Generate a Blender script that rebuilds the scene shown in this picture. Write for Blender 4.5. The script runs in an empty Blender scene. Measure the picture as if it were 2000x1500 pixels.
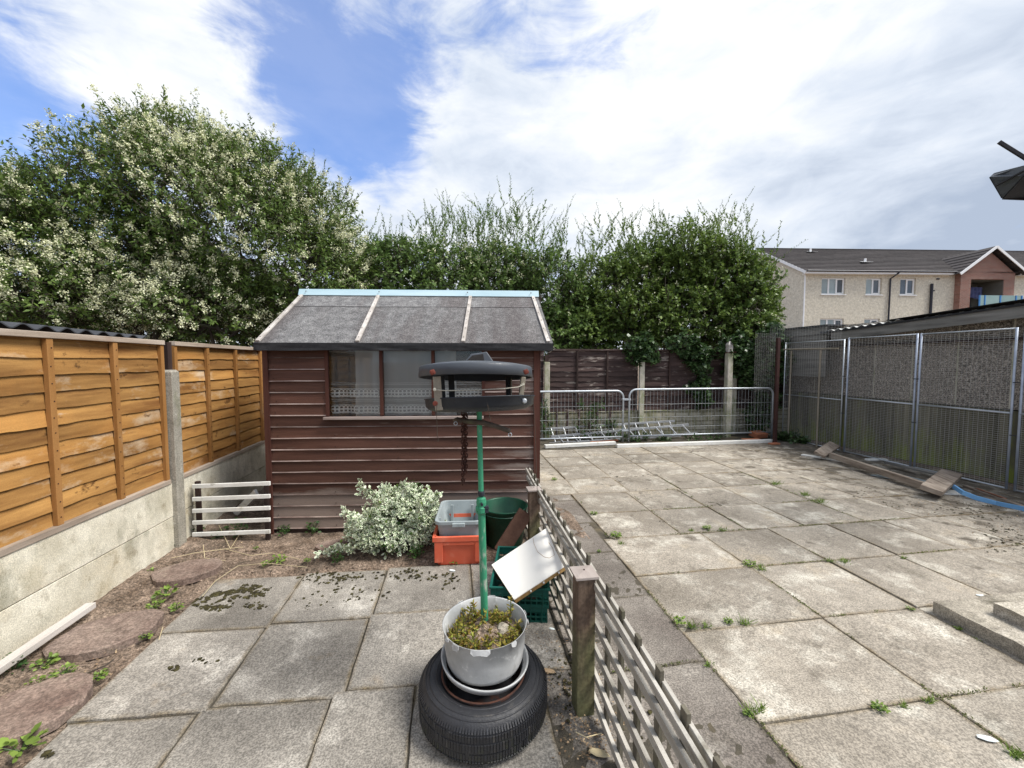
import bpy, math, random
import numpy as np
from mathutils import Vector, Matrix, noise as mnoise
random.seed(7); RS = np.random.RandomState(11)
R = math.radians
scene = bpy.context.scene
COL = scene.collection

# ------------------------------------------------------------------ camera
H = 1.6; FPX = 780.0
PITCH = math.atan(43/FPX); YAW = math.atan(115/FPX)
cd = bpy.data.cameras.new('camera'); cam = bpy.data.objects.new('camera', cd); COL.objects.link(cam)
cd.sensor_width = 36; cd.lens = 36*FPX/2000; cd.clip_end = 3000; cd.clip_start = 0.02
cam.location = (0, 0, H); cam.rotation_euler = (R(90)-PITCH, 0, -YAW)
scene.camera = cam
scene.view_settings.view_transform = 'Standard'; scene.view_settings.look = 'None'
scene.view_settings.exposure = 1.05; scene.view_settings.gamma = 1.0

# helper: pixel of the 2000x1500 photograph -> world point (used only to look up real positions)
FW = np.array([math.sin(YAW)*math.cos(PITCH), math.cos(YAW)*math.cos(PITCH), -math.sin(PITCH)])
RT = np.array([math.cos(YAW), -math.sin(YAW), 0.0]); UP = np.cross(RT, FW)
def ray(x, y): return FW + RT*(x-1000)/FPX + UP*(750-y)/FPX
O3 = np.array([0, 0, H])
def G(x, y, z=0.0):
    r = ray(x, y); return Vector(O3 + r*((z-H)/r[2]))
def AY(x, y, Y):
    r = ray(x, y); return Vector(O3 + r*(Y/r[1]))
def AX(x, y, X):
    r = ray(x, y); return Vector(O3 + r*(X/r[0]))
def AD(x, y, d): return Vector(O3 + ray(x, y)*d)

# ------------------------------------------------------------------ sky and sun
SUN_EL, SUN_AZ = 55.0, 112.0        # azimuth measured from +Y towards +X
sd = bpy.data.lights.new('sun', 'SUN'); so = bpy.data.objects.new('sun', sd); COL.objects.link(so)
sd.energy = 2.7; sd.angle = R(24); sd.color = (1.0, 0.96, 0.9)
sdir = Vector((math.sin(R(SUN_AZ))*math.cos(R(SUN_EL)), math.cos(R(SUN_AZ))*math.cos(R(SUN_EL)), math.sin(R(SUN_EL))))
so.rotation_euler = sdir.to_track_quat('Z', 'Y').to_euler()
w = bpy.data.worlds.new('World'); scene.world = w; w.use_nodes = True
nt = w.node_tree; nt.nodes.clear()
def N(t, **k):
    n = nt.nodes.new(t)
    for a, b in k.items(): setattr(n, a, b)
    return n
LK = lambda a, b: nt.links.new(a, b)
def mth(op, a, b=None, c=None, clamp=False):
    n = N('ShaderNodeMath', operation=op); n.use_clamp = clamp
    for i, s in enumerate((a, b, c)):
        if s is None: continue
        if isinstance(s, (int, float)): n.inputs[i].default_value = s
        else: LK(s, n.inputs[i])
    return n.outputs[0]
sky = N('ShaderNodeTexSky', sky_type='NISHITA'); sky.sun_disc = False
sky.sun_elevation = R(SUN_EL); sky.sun_rotation = R(SUN_AZ)
tc = N('ShaderNodeTexCoord'); sep = N('ShaderNodeSeparateXYZ'); LK(tc.outputs['Generated'], sep.inputs[0])
def wnoise(scale, det, rough, off=(0, 0, 0), dist=0.0, st=(1, 1, 2.2), rz=0):
    mp = N('ShaderNodeMapping'); LK(tc.outputs['Generated'], mp.inputs[0]); mp.inputs[1].default_value = off; mp.inputs[2].default_value = (0, rz, 0); mp.inputs[3].default_value = st
    n = N('ShaderNodeTexNoise'); LK(mp.outputs[0], n.inputs['Vector'])
    n.inputs['Scale'].default_value = scale; n.inputs['Detail'].default_value = det; n.inputs['Roughness'].default_value = rough; n.inputs['Distortion'].default_value = dist
    return n.outputs[0]
def blob(px, py, width, amt):      # a patch of thinner or thicker cloud in one compass direction
    d = ray(px, py); d = d/np.linalg.norm(d)
    vm = N('ShaderNodeVectorMath', operation='DOT_PRODUCT'); LK(tc.outputs['Generated'], vm.inputs[0]); vm.inputs[1].default_value = d
    mr = N('ShaderNodeMapRange', interpolation_type='SMOOTHSTEP'); LK(vm.outputs['Value'], mr.inputs[0])
    mr.inputs[1].default_value = math.cos(R(width)); mr.inputs[2].default_value = 1.0; mr.inputs[3].default_value = 0.0; mr.inputs[4].default_value = amt
    return mr.outputs[0]
n1 = wnoise(2.6, 8, 0.56, (3.1, 1.7, 0), 0.3)
n2 = wnoise(9.0, 9, 0.60, (7.7, 2.2, 0), 0.5, (1, 1, 2.0), .25)
n3 = wnoise(4.2, 10, 0.62, (1.9, 5.3, 2), 1.0, (1, 1, 2.6), .35)
cov = mth('ADD', mth('ADD', mth('MULTIPLY', n1, 0.8), mth('MULTIPLY', n2, 0.65)), mth('MULTIPLY', n3, 1.05))
cov = mth('SUBTRACT', cov, 0.20)
for b in [(650, 150, 13, -0.16), (600, 60, 11, -0.13), (700, 210, 8, -0.07), (760, 240, 9, -0.12), (40, 240, 13, -0.30), (10, 150, 9, -.10), (680, 330, 10, -0.14), (1050, 15, 9, -0.26), (880, 60, 8, -0.12), (1200, 40, 7, -.14), (1540, 5, 6, -.16), (60, 60, 9, -.08),
          (250, 60, 15, 0.20), (1500, 180, 42, 0.34), (330, 170, 10, 0.14), (930, 230, 10, 0.14), (1000, 330, 14, 0.14), (720, 440, 8, 0.12)]:
    cov = mth('ADD', cov, blob(*b))
mask = N('ShaderNodeMapRange', interpolation_type='SMOOTHSTEP'); LK(cov, mask.inputs[0])
mask.inputs[1].default_value = 0.66; mask.inputs[2].default_value = 1.18; mask.inputs[3].default_value = 0.22
br = wnoise(3.4, 9, 0.55, (1.3, 9.2, 0), 0.5, (1, 1, 2.8), 0.2)
br2 = mth('ADD', mth('MULTIPLY', br, 0.62), mth('ADD', mth('MULTIPLY', n2, 0.30), mth('MULTIPLY', n3, 0.12)))
for b in [(1950, 330, 24, -0.26), (1450, 150, 28, 0.17), (1850, 60, 22, 0.06), (250, 60, 22, 0.12), (1150, 300, 22, -0.02), (1500, 400, 20, -0.06)]:
    br2 = mth('ADD', br2, blob(*b))
cr = N('ShaderNodeValToRGB'); LK(br2, cr.inputs[0])
cr.color_ramp.elements[0].position = 0.26; cr.color_ramp.elements[0].color = (0.46, 0.54, 0.68, 1)
cr.color_ramp.elements[1].position = 0.66; cr.color_ramp.elements[1].color = (1.02, 1.04, 1.06, 1)
e = cr.color_ramp.elements.new(0.46); e.color = (0.74, 0.81, 0.92, 1)
b1 = N('ShaderNodeBackground'); b2 = N('ShaderNodeBackground'); mx = N('ShaderNodeMixShader'); wo = N('ShaderNodeOutputWorld')
tint = N('ShaderNodeMixRGB', blend_type='MULTIPLY'); tint.inputs[0].default_value = 1; LK(sky.outputs[0], tint.inputs[1]); tint.inputs[2].default_value = (0.50, 0.88, 1.42, 1)
LK(tint.outputs[0], b1.inputs[0]); b1.inputs[1].default_value = 0.085
LK(cr.outputs[0], b2.inputs[0]); b2.inputs[1].default_value = 0.50
LK(mask.outputs[0], mx.inputs[0]); LK(b1.outputs[0], mx.inputs[1]); LK(b2.outputs[0], mx.inputs[2]); LK(mx.outputs[0], wo.inputs[0])

# ------------------------------------------------------------------ mesh builder
def V(*a): return Vector(a)
class MB:
    def __init__(s): s.v = []; s.f = []; s.r = []; s.m = []; s.e = {}
    def add(s, verts, faces, rnd=None, mi=0):
        o = len(s.v); rnd = random.random() if rnd is None else rnd
        s.v += [tuple(p) for p in verts]
        for i, f in enumerate(faces):
            s.f.append([o+k for k in f]); s.r.append(rnd if not isinstance(rnd, (list, tuple)) else rnd[i]); s.m.append(mi)
        return s
    def hexa(s, p, rnd=None, mi=0):   # 8 points: bottom loop then top loop
        return s.add(p, [(3, 2, 1, 0), (4, 5, 6, 7), (0, 1, 5, 4), (1, 2, 6, 5), (2, 3, 7, 6), (3, 0, 4, 7)], rnd, mi)
    def box(s, c, d, rot=None, rnd=None, mi=0):
        c = Vector(c); pts = []
        for z in (-.5, .5):
            for x, y in ((-.5, -.5), (.5, -.5), (.5, .5), (-.5, .5)):
                q = Vector((x*d[0], y*d[1], z*d[2]))
                if rot is not None: q = rot @ q
                pts.append(c+q)
        return s.hexa(pts, rnd, mi)
    def mm(s, x0, x1, y0, y1, z0, z1, rnd=None, mi=0):
        return s.box(((x0+x1)/2, (y0+y1)/2, (z0+z1)/2), (abs(x1-x0), abs(y1-y0), abs(z1-z0)), None, rnd, mi)
    def beam(s, p0, p1, w_, h_, up=(0, 0, 1), rnd=None, mi=0, taper=1.0):
        p0 = Vector(p0); p1 = Vector(p1); d = (p1-p0).normalized(); up = Vector(up)
        sd_ = d.cross(up).normalized(); u = sd_.cross(d).normalized(); pts = []
        for (p, k) in ((p0, 1), (p1, taper)):
            for a, b in ((-.5, -.5), (.5, -.5), (.5, .5), (-.5, .5)): pts.append(p+sd_*a*w_*k+u*b*h_*k)
        return s.hexa(pts, rnd, mi)
    def tube(s, pts, r, n=8, rnd=None, mi=0, caps=True):
        pts = [Vector(p) for p in pts]; rs = r if isinstance(r, (list, tuple)) else [r]*len(pts)
        vs = []; fs = []; prev = None
        for i, p in enumerate(pts):
            t = (pts[min(i+1, len(pts)-1)]-pts[max(i-1, 0)]).normalized()
            if prev is None: a = t.cross(Vector((0.31, 0.17, 0.93)) if abs(t.z) < .9 else Vector((1, 0.1, 0))).normalized()
            else: a = (prev-t*prev.dot(t)).normalized()
            prev = a; b = t.cross(a)
            for k in range(n):
                th = 2*math.pi*k/n; vs.append(p+(a*math.cos(th)+b*math.sin(th))*rs[i])
        for i in range(len(pts)-1):
            for k in range(n):
                k2 = (k+1) % n; fs.append((i*n+k, i*n+k2, (i+1)*n+k2, (i+1)*n+k))
        if caps: fs += [tuple(range(n-1, -1, -1)), tuple((len(pts)-1)*n+k for k in range(n))]
        return s.add(vs, fs, rnd, mi)
    def lathe(s, prof, c=(0, 0, 0), n=32, M=None, rnd=None, mi=0, sx=1, sy=1, closed=False, wob=None):
        c = Vector(c); vs = []; fs = []
        for (r, z) in prof:
            for k in range(n):
                th = 2*math.pi*k/n; rr = r*(1+(wob(th, z) if wob else 0)); q = Vector((rr*math.cos(th)*sx, rr*math.sin(th)*sy, z))
                vs.append(c+(M @ q if M is not None else q))
        m = len(prof)
        for i in range(m if closed else m-1):
            j = (i+1) % m
            for k in range(n):
                k2 = (k+1) % n; fs.append((i*n+k, i*n+k2, j*n+k2, j*n+k))
        return s.add(vs, fs, rnd, mi)
    def prism(s, poly, off, rnd=None, mi=0):
        n = len(poly); off = Vector(off); vs = [Vector(p) for p in poly]+[Vector(p)+off for p in poly]
        fs = [tuple(range(n-1, -1, -1)), tuple(range(n, 2*n))]+[(i, (i+1) % n, n+(i+1) % n, n+i) for i in range(n)]
        return s.add(vs, fs, rnd, mi)
    def grid(s, fn, nu, nv, rnd=None, mi=0):
        vs = [fn(i/nu, j/nv) for j in range(nv+1) for i in range(nu+1)]
        fs = [(j*(nu+1)+i, j*(nu+1)+i+1, (j+1)*(nu+1)+i+1, (j+1)*(nu+1)+i) for j in range(nv) for i in range(nu)]
        return s.add(vs, fs, rnd, mi)
    def build(s, name, mat, parent=None, label=None, smooth=False, bevel=0, local=False, solid=0):
        me = bpy.data.meshes.new(name); vs = s.v
        if parent is not None and not local:
            Mi = wmat(parent).inverted()
            vs = [tuple(Mi @ Vector(p)) for p in vs]
        me.from_pydata(vs, [], s.f)
        a = me.attributes.new('rnd', 'FLOAT', 'FACE'); a.data.foreach_set('value', s.r)
        if s.e:
            ea = np.zeros(len(vs), dtype=np.float32); ea[list(s.e.keys())] = list(s.e.values()); q_ = me.attributes.new('edge', 'FLOAT', 'POINT'); q_.data.foreach_set('value', ea)
        for m_ in (mat if isinstance(mat, (list, tuple)) else [mat]): me.materials.append(m_)
        me.polygons.foreach_set('material_index', s.m)
        if smooth: me.shade_smooth()
        me.update()
        o = bpy.data.objects.new(name, me); COL.objects.link(o)
        if parent is not None: o.parent = parent
        if solid:
            md = o.modifiers.new('solid', 'SOLIDIFY'); md.thickness = solid; md.offset = 0
        if bevel:
            md = o.modifiers.new('bevel', 'BEVEL'); md.width = bevel; md.segments = 2; md.limit_method = 'ANGLE'; md.angle_limit = R(40)
        if label: o['label'] = label
        return o
def wmat(o):
    m = Matrix.Translation(o.location) @ Matrix.Rotation(o.rotation_euler.z, 4, 'Z')
    return m if o.parent is None else wmat(o.parent) @ m
def thing(name, label, cat, loc=(0, 0, 0), rz=0.0, group=None):
    o = bpy.data.objects.new(name, None); COL.objects.link(o); o.location = loc; o.rotation_euler = (0, 0, rz)
    o['label'] = label; o['category'] = cat; o.empty_display_size = 0.1
    if group: o['group'] = group
    return o
def tag(o, label, cat, group=None, base=None):
    o['label'] = label; o['category'] = cat
    if group: o['group'] = group
    if base is not None:        # move the origin to the thing's base
        b = Vector(base); o.data.transform(Matrix.Translation(-b)); o.location = b
    return o
def struct(o): o['kind'] = 'structure'; return o

# ------------------------------------------------------------------ materials
def new_mat(name):
    m = bpy.data.materials.new(name); m.use_nodes = True; t = m.node_tree; t.nodes.clear(); return m, t
def mat(name, cols, ns=4.0, det=6, st=(1, 1, 1), rough=0.8, bump=0.3, bs=60.0, bst=None, stains=(), speck=0.0, sps=250.0, rnd=0.15, metal=0.0, spec=0.3, bdist=0.004, rot=(0, 0, 0), nrough=.6, sheen=0, transl=0.0, edge=None, agg=0.0, ags=110.0):
    m, t = new_mat(name); n_ = t.nodes; L = t.links.new
    def nn(ty, **k):
        q = n_.new(ty)
        for a, b in k.items(): setattr(q, a, b)
        return q
    def noise(vec, s, d, r=nrough, dist=0.0):
        q = nn('ShaderNodeTexNoise'); L(vec, q.inputs['Vector']); q.inputs['Scale'].default_value = s; q.inputs['Detail'].default_value = d; q.inputs['Roughness'].default_value = r; q.inputs['Distortion'].default_value = dist
        return q.outputs[0]
    tc = nn('ShaderNodeTexCoord'); at = nn('ShaderNodeAttribute', attribute_name='rnd')
    sc = nn('ShaderNodeVectorMath', operation='SCALE'); sc.inputs[0].default_value = (17.3, 31.7, 23.1); L(at.outputs['Fac'], sc.inputs['Scale'])
    ad = nn('ShaderNodeVectorMath', operation='ADD'); L(tc.outputs['Object'], ad.inputs[0]); L(sc.outputs[0], ad.inputs[1])
    def mp(stt, rt=rot):
        q = nn('ShaderNodeMapping'); L(ad.outputs[0], q.inputs[0]); q.inputs[3].default_value = stt; q.inputs[2].default_value = rt; return q.outputs[0]
    base = mp(st)
    f = noise(base, ns, det)
    cr = nn('ShaderNodeValToRGB'); L(f, cr.inputs[0]); els = cr.color_ramp.elements; k = len(cols)
    for i, c in enumerate(cols):
        p = 0.3+0.4*i/max(1, k-1)
        e = els[0] if i == 0 else (els[1] if i == k-1 and k > 1 else els.new(p))
        e.position = p; e.color = (*c, 1)
    if k == 1: els[1].color = (*cols[0], 1)
    col = cr.outputs[0]
    def mix(fac, a, b, bt='MIX'):
        q = nn('ShaderNodeMixRGB', blend_type=bt)
        for i, s_ in ((0, fac), (1, a), (2, b)):
            if isinstance(s_, (int, float)): q.inputs[i].default_value = s_
            elif isinstance(s_, tuple): q.inputs[i].default_value = (*s_, 1)
            else: L(s_, q.inputs[i])
        return q.outputs[0]
    def rng(v, a, b, c, d, sm=False):
        q = nn('ShaderNodeMapRange'); L(v, q.inputs[0])
        for i, s_ in enumerate((a, b, c, d)): q.inputs[i+1].default_value = s_
        return q.outputs[0]
    for stn in stains:
        sc_, s_, lo, hi = stn[:4]; sst = stn[4] if len(stn) > 4 else (1, 1, 1)
        amt = stn[5] if len(stn) > 5 else 1.0
        fx = noise(mp(sst), s_, 6, .65)
        if len(stn) > 6:      # extra bias by height or position: (axis, v0, v1, amount)
            ax, v0, v1, am = stn[6]
            sp = nn('ShaderNodeSeparateXYZ'); L(tc.outputs['Object'], sp.inputs[0])
            bb = rng(sp.outputs[ax], v0, v1, 0, am); q = nn('ShaderNodeMath', operation='ADD'); L(fx, q.inputs[0]); L(bb, q.inputs[1]); fx = q.outputs[0]
        col = mix(rng(fx, lo, hi, 0, amt), col, sc_)
    if rnd: col = mix(1.0, col, mix(at.outputs['Fac'], (1-rnd,)*3, (1+rnd,)*3), 'MULTIPLY')
    if edge:
        ea = nn('ShaderNodeAttribute', attribute_name='edge'); en = noise(mp((1, 1, 1)), 9, 5, .7); q = nn('ShaderNodeMath', operation='MULTIPLY'); L(ea.outputs['Fac'], q.inputs[0]); L(rng(en, .38, .66, .1, 1.0), q.inputs[1])
        col = mix(q.outputs[0], col, edge)
    if agg:
        g1 = noise(mp((1, 1, 1)), ags, 3, .6); col = mix(1.0, col, mix(rng(g1, .40, .60, 0, 1), (1-agg,)*3, (1+agg,)*3), 'MULTIPLY')
        g2 = noise(mp((1, 1, 1)), ags*.21, 4, .7); col = mix(1.0, col, mix(rng(g2, .35, .65, 0, 1), (1-agg*.45,)*3, (1+agg*.45,)*3), 'MULTIPLY')
    bv = noise(mp(bst or st), bs, 8, .65)
    if speck:
        sp_ = noise(mp((1, 1, 1)), sps, 2, .7)
        col = mix(1.0, col, mix(rng(sp_, .3, .7, 0, 1), (1-speck,)*3, (1+speck,)*3), 'MULTIPLY')
    P = nn('ShaderNodeBsdfPrincipled'); L(col, P.inputs['Base Color']); P.inputs['Metallic'].default_value = metal
    P.inputs['Specular IOR Level'].default_value = spec
    L(rng(bv, .3, .7, max(.02, rough-.12), min(1, rough+.1)), P.inputs['Roughness'])
    if bump:
        bm = nn('ShaderNodeBump'); L(bv, bm.inputs['Height']); bm.inputs['Strength'].default_value = bump; bm.inputs['Distance'].default_value = bdist; L(bm.outputs[0], P.inputs['Normal'])
    out = nn('ShaderNodeOutputMaterial'); sh = P.outputs[0]
    if transl:
        tr = nn('ShaderNodeBsdfTranslucent'); L(col, tr.inputs[0]); ms = nn('ShaderNodeMixShader'); ms.inputs[0].default_value = transl; L(sh, ms.inputs[1]); L(tr.outputs[0], ms.inputs[2]); sh = ms.outputs[0]
    L(sh, out.inputs[0]); return m

GREENM = (0.09, 0.105, 0.035)
m_slabL = mat('concrete_slab_grey', [(0.15, 0.136, 0.117), (0.22, 0.20, 0.173), (0.30, 0.277, 0.24)], ns=2.2, rough=.92, bump=.6, bs=160, speck=.2, sps=330, rnd=.12, agg=.34, ags=125, edge=(.17, .135, .085),
    stains=[((0.47, 0.44, 0.385), 3.1, .54, .74), ((0.36, 0.24, 0.11), 1.4, .62, .78, (1, 1, 1), .55), ((0.10, 0.09, 0.075), 5.0, .63, .76, (1, 1, 1), .7)])
m_slabR = mat('concrete_slab_pale', [(0.185, 0.160, 0.127), (0.26, 0.23, 0.187), (0.345, 0.307, 0.252)], ns=1.5, rough=.93, bump=.6, bs=150, speck=.2, sps=300, rnd=.12, agg=.31, ags=120, edge=(.20, .155, .095),
    stains=[((0.60, 0.565, 0.48), 3.2, .52, .68, (1, 1, 1), .6), ((0.33, 0.25, 0.14), 1.5, .58, .74, (1, 1, 1), .5), ((0.12, 0.105, 0.08), 4.3, .56, .70, (1, 1, 1), .6), ((0.085, 0.07, 0.052), 4.5, .60, .72, (1, 1, 1), .9, (0, 3.6, 6.6, .20)), ((0.07, 0.06, 0.045), 22, .66, .72, (1, 1, 1), .6)])
m_step = mat('worn_step_concrete', [(0.16, 0.14, 0.11), (0.27, 0.24, 0.19), (0.40, 0.36, 0.29)], ns=4, rough=.93, bump=.9, bs=60, rnd=.05, agg=.32, ags=150, stains=[((0.55, 0.50, 0.42), 3, .52, .7), ((0.09, 0.08, 0.055), 5, .52, .68, (1, 1, 1), .8)])
m_slabD = mat('concrete_slab_dark', [(0.12, 0.102, 0.087), (0.165, 0.145, 0.125), (0.22, 0.197, 0.168)], ns=2.0, rough=.93, bump=.7, bs=150, speck=.25, sps=300, rnd=.12, agg=.34, ags=120, edge=(.09, .075, .05),
    stains=[((0.4, 0.37, 0.32), 4.2, .58, .76, (1, 1, 1), .7), ((0.07, 0.06, 0.045), 3.3, .56, .74, (1, 1, 1), .7)])
m_soil = mat('soil', [(0.09, 0.062, 0.042), (0.17, 0.125, 0.09), (0.27, 0.205, 0.155)], ns=7, agg=.45, ags=75, rough=.97, bump=1.0, bs=70, speck=.45, sps=190, rnd=0, bdist=.012, stains=[((0.07, 0.055, 0.04), 3, .56, .7)])
m_grit = mat('joint_grit', [(0.045, 0.04, 0.032), (0.10, 0.085, 0.06)], ns=9, rough=.98, bump=1, bs=120, rnd=0, speck=.4, stains=[((0.16, 0.125, 0.07), 2.2, .55, .7)])
m_gravelbd = mat('gravel_board_concrete', [(0.46, 0.42, 0.32), (0.63, 0.59, 0.47), (0.76, 0.72, 0.60)], agg=.09, ags=140, ns=3.0, rough=.93, bump=.7, bs=110, speck=.25, sps=160, rnd=.12,
    stains=[((0.20, 0.19, 0.12), 3.2, .50, .70, (1, 1, .5), .55), ((0.22, 0.18, 0.11), 9, .56, .7, (1, 1, 1), .6), ((0.10, 0.10, 0.06), 4, .58, .76, (1, 1, .6), .65), ((0.50, 0.40, 0.24), 1.6, .52, .72, (1, 1, 1), .45)])
m_concpost = mat('concrete_post', [(0.24, 0.22, 0.18), (0.36, 0.335, 0.28)], ns=8, rough=.95, bump=.8, bs=90, speck=.4, sps=140, rnd=.05, stains=[((0.15, 0.16, 0.07), 5, .55, .7, (1, 1, .5), .6), ((0.55, 0.52, 0.45), 9, .6, .72, (1, 1, 1), .6)])
m_concpostB = mat('concrete_post_pale', [(0.42, 0.39, 0.32), (0.56, 0.52, 0.43)], ns=8, rough=.95, bump=.6, bs=90, speck=.25, sps=140, rnd=.05, stains=[((0.17, 0.2, 0.07), 4, .47, .66, (1, 1, .6), .8, (2, .9, 0.0, .18))])
def wood(name, cols, axis, stains=(), rough=.78, bump=.5, rnd=.2, ns=5, fs=60, speck=0.12, spec=.25):
    st = [1.0, 1.0, 1.0]; st[axis] = .09
    return mat(name, cols, ns=ns*2.2, det=8, st=tuple(st), rough=rough, bump=bump, bs=fs, stains=stains, rnd=rnd, speck=speck, sps=200, spec=spec, bdist=.003)
BL = (.55, .45, .33)
m_orange = wood('golden_fence_board', [(0.14, 0.058, 0.014), (0.32, 0.152, 0.040), (0.47, 0.255, 0.080)], 1, rnd=.2, stains=[((0.56, 0.46, 0.33), 2.6, .56, .70, (1, .8, 1.8), .75), ((0.06, 0.026, 0.008), 10.0, .62, .69, (1, .6, 1), .9), ((0.50, 0.47, 0.42), 5.0, .66, .74, (1, .5, 1.5), .6), ((0.48, 0.22, 0.055), 1.1, .5, .7, (1, 1, 1), .5), ((0.13, 0.05, 0.015), 4.0, .56, .72, (1, .35, 2.0), .7)])
m_orangeV = wood('golden_batten', [(0.22, 0.10, 0.025), (0.36, 0.18, 0.06)], 2, rnd=.12, stains=[((0.40, 0.31, 0.2), 4, .55, .75, (1, 1, .3), .6)])
m_weath = wood('weathered_rail', [(0.20, 0.15, 0.11), (0.38, 0.30, 0.23), (0.52, 0.44, 0.36)], 1, rnd=.12, stains=[((0.26, 0.12, 0.06), 4, .6, .72, (1, .3, 1), .6)])
m_darkfence = wood('dark_fence_board', [(0.026, 0.016, 0.015), (0.05, 0.03, 0.027), (0.085, 0.055, 0.048)], 0, rnd=.3, stains=[((0.34, 0.29, 0.25), 3.6, .57, .66, (.7, 1, 3), .8)])
m_darkbat = wood('dark_fence_batten', [(0.02, 0.012, 0.01), (0.05, 0.03, 0.025)], 2, rnd=.2, stains=[((0.2, 0.16, 0.14), 5, .62, .72, (1, 1, .3), .6)])
m_shed = wood('shed_red_brown_board', [(0.040, 0.017, 0.011), (0.076, 0.033, 0.022), (0.122, 0.056, 0.039)], 0, rnd=.18, rough=.62,
    stains=[((0.20, 0.155, 0.13), 3.0, .74, .90, (.35, 1, 1.6), .95, (2, 0.46, 0.33, .55)), ((0.25, 0.20, 0.17), 4.0, .70, .84, (.3, 1, 2.2), .8, (0, 1.5, 2.45, .22)), ((0.30, 0.24, 0.19), 5.0, .64, .74, (.2, 1, 2.5), .6), ((0.03, 0.012, 0.01), 6, .6, .75, (.2, 1, 1), .6)])
m_shedlip = mat('shed_worn_board_edge', [(0.06, 0.022, 0.015), (0.10, 0.042, 0.03), (0.40, 0.32, 0.28)], ns=5, st=(.6, 1, 1), rough=.8, rnd=.4)
m_shedtrim = wood('shed_trim', [(0.05, 0.017, 0.012), (0.10, 0.04, 0.028)], 2, rnd=.1, stains=[((0.2, 0.15, 0.11), 4, .6, .78, (1, 1, .3), .7)])
m_shedsill = wood('shed_worn_sill', [(0.18, 0.12, 0.1), (0.45, 0.38, 0.34)], 0, rnd=.1)
m_felt = mat('roof_felt', [(0.10, 0.097, 0.097), (0.15, 0.145, 0.142), (0.20, 0.195, 0.19)], ns=12, rough=.95, bump=.9, bs=200, agg=.5, ags=130, rnd=.12, stains=[((0.085, 0.072, 0.069), 3.0, .46, .60, (1, .10, .10), .7), ((0.20, 0.19, 0.18), 3.4, .58, .72, (1, .15, .15), .5)])
m_feltdark = mat('roof_felt_edge', [(0.012, 0.012, 0.014), (0.035, 0.035, 0.037)], ns=10, rough=.8, bump=.8, bs=160, speck=.3, rnd=.1)
m_batten = wood('grey_roof_batten', [(0.26, 0.23, 0.2), (0.46, 0.42, 0.38), (0.58, 0.54, 0.5)], 1, rnd=.12, stains=[((0.10, 0.08, 0.07), 8, .64, .72, (1, .4, 1), .8)])
m_blue = mat('pale_blue_ridge', [(0.38, 0.53, 0.58), (0.52, 0.66, 0.71)], ns=6, st=(.2, 1, 1), rough=.6, bump=.2, rnd=.05, stains=[((0.5, 0.55, 0.53), 8, .6, .72, (.3, 1, 1), .7)])
m_whitepaint = mat('white_painted_wood', [(0.62, 0.61, 0.56), (0.82, 0.81, 0.77)], ns=5, rough=.6, bump=.25, bs=80, rnd=.05, stains=[((0.34, 0.31, 0.22), 9, .58, .72, (1, 1, 1), .7), ((.18, .17, .12), 14, .64, .74, (1, 1, 1), .6)])
m_whitebd = mat('white_laminate', [(0.80, 0.78, 0.72), (0.85, 0.83, 0.77)], ns=3, rough=.85, bump=.05, rnd=.02, stains=[((0.66, 0.62, 0.48), 2.6, .60, .76, (1, 1, 1), .5)])
m_chip = mat('chipboard_edge', [(0.24, 0.14, 0.05), (0.42, 0.26, 0.10)], ns=30, rough=.9, bump=.5, rnd=.1)
m_trel = wood('trellis_lath', [(0.19, 0.17, 0.14), (0.38, 0.35, 0.30), (0.55, 0.52, 0.46)], 1, rnd=.2, bump=.7, stains=[((0.09, 0.085, 0.05), 7, .55, .7, (1, .5, 1), .7), ((.13, .10, .07), 14, .6, .7, (1, 1, 1), .6)])
m_trelV = wood('trellis_upright', [(0.07, 0.06, 0.045), (0.15, 0.135, 0.10)], 2, rnd=.2, bump=.7, stains=[((0.06, 0.065, 0.03), 7, .5, .7, (1, 1, .5), .7)])
m_post = mat('timber_post', [(0.06, 0.034, 0.022), (0.11, 0.068, 0.046), (0.20, 0.14, 0.10)], agg=.18, ags=60, ns=14, st=(1, 1, .1), rough=.9, bump=.8, bs=70, bst=(1, 1, .1), rnd=.1, stains=[((0.15, 0.155, 0.07), 7, .55, .90, (1, 1, .3), .8, (2, .50, .30, .38))])
m_cap = mat('post_cap', [(0.27, 0.225, 0.20), (0.40, 0.35, 0.315)], ns=12, st=(1, .2, 1), rough=.85, bump=.5, rnd=.1, stains=[((.18, .12, .1), 9, .6, .7)])
m_galv = mat('galvanised_steel', [(0.36, 0.39, 0.42), (0.50, 0.53, 0.56)], ns=9, rough=.5, bump=.1, rnd=.05, metal=.55, spec=.5)
m_galvB = mat('galvanised_blue_grey', [(0.30, 0.34, 0.42), (0.44, 0.49, 0.57)], ns=6, rough=.55, bump=.1, rnd=.05, metal=.4, spec=.5)
m_wireB = mat('barrier_wire', [(0.36, 0.38, 0.39), (0.46, 0.48, 0.49)], ns=3, rough=.5, bump=0, rnd=.1, metal=0.1)
m_wire = mat('mesh_wire', [(0.34, 0.335, 0.32), (0.44, 0.43, 0.41)], ns=3, rough=.6, bump=0, rnd=.1, metal=0.0)
m_alu = mat('aluminium', [(0.36, 0.37, 0.38), (0.48, 0.49, 0.50)], ns=8, rough=.45, bump=.1, rnd=.05, metal=.4)
m_redpost = mat('dark_red_post', [(0.035, 0.014, 0.013), (0.06, 0.025, 0.02)], ns=9, rough=.7, rnd=.05)
m_pebble = mat('pebbledash_panel', [(0.12, 0.10, 0.083), (0.23, 0.20, 0.17), (0.40, 0.36, 0.31)], ns=42, rough=.95, bump=1, bs=55, rnd=.12, agg=.6, ags=75, bdist=.012)
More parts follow.
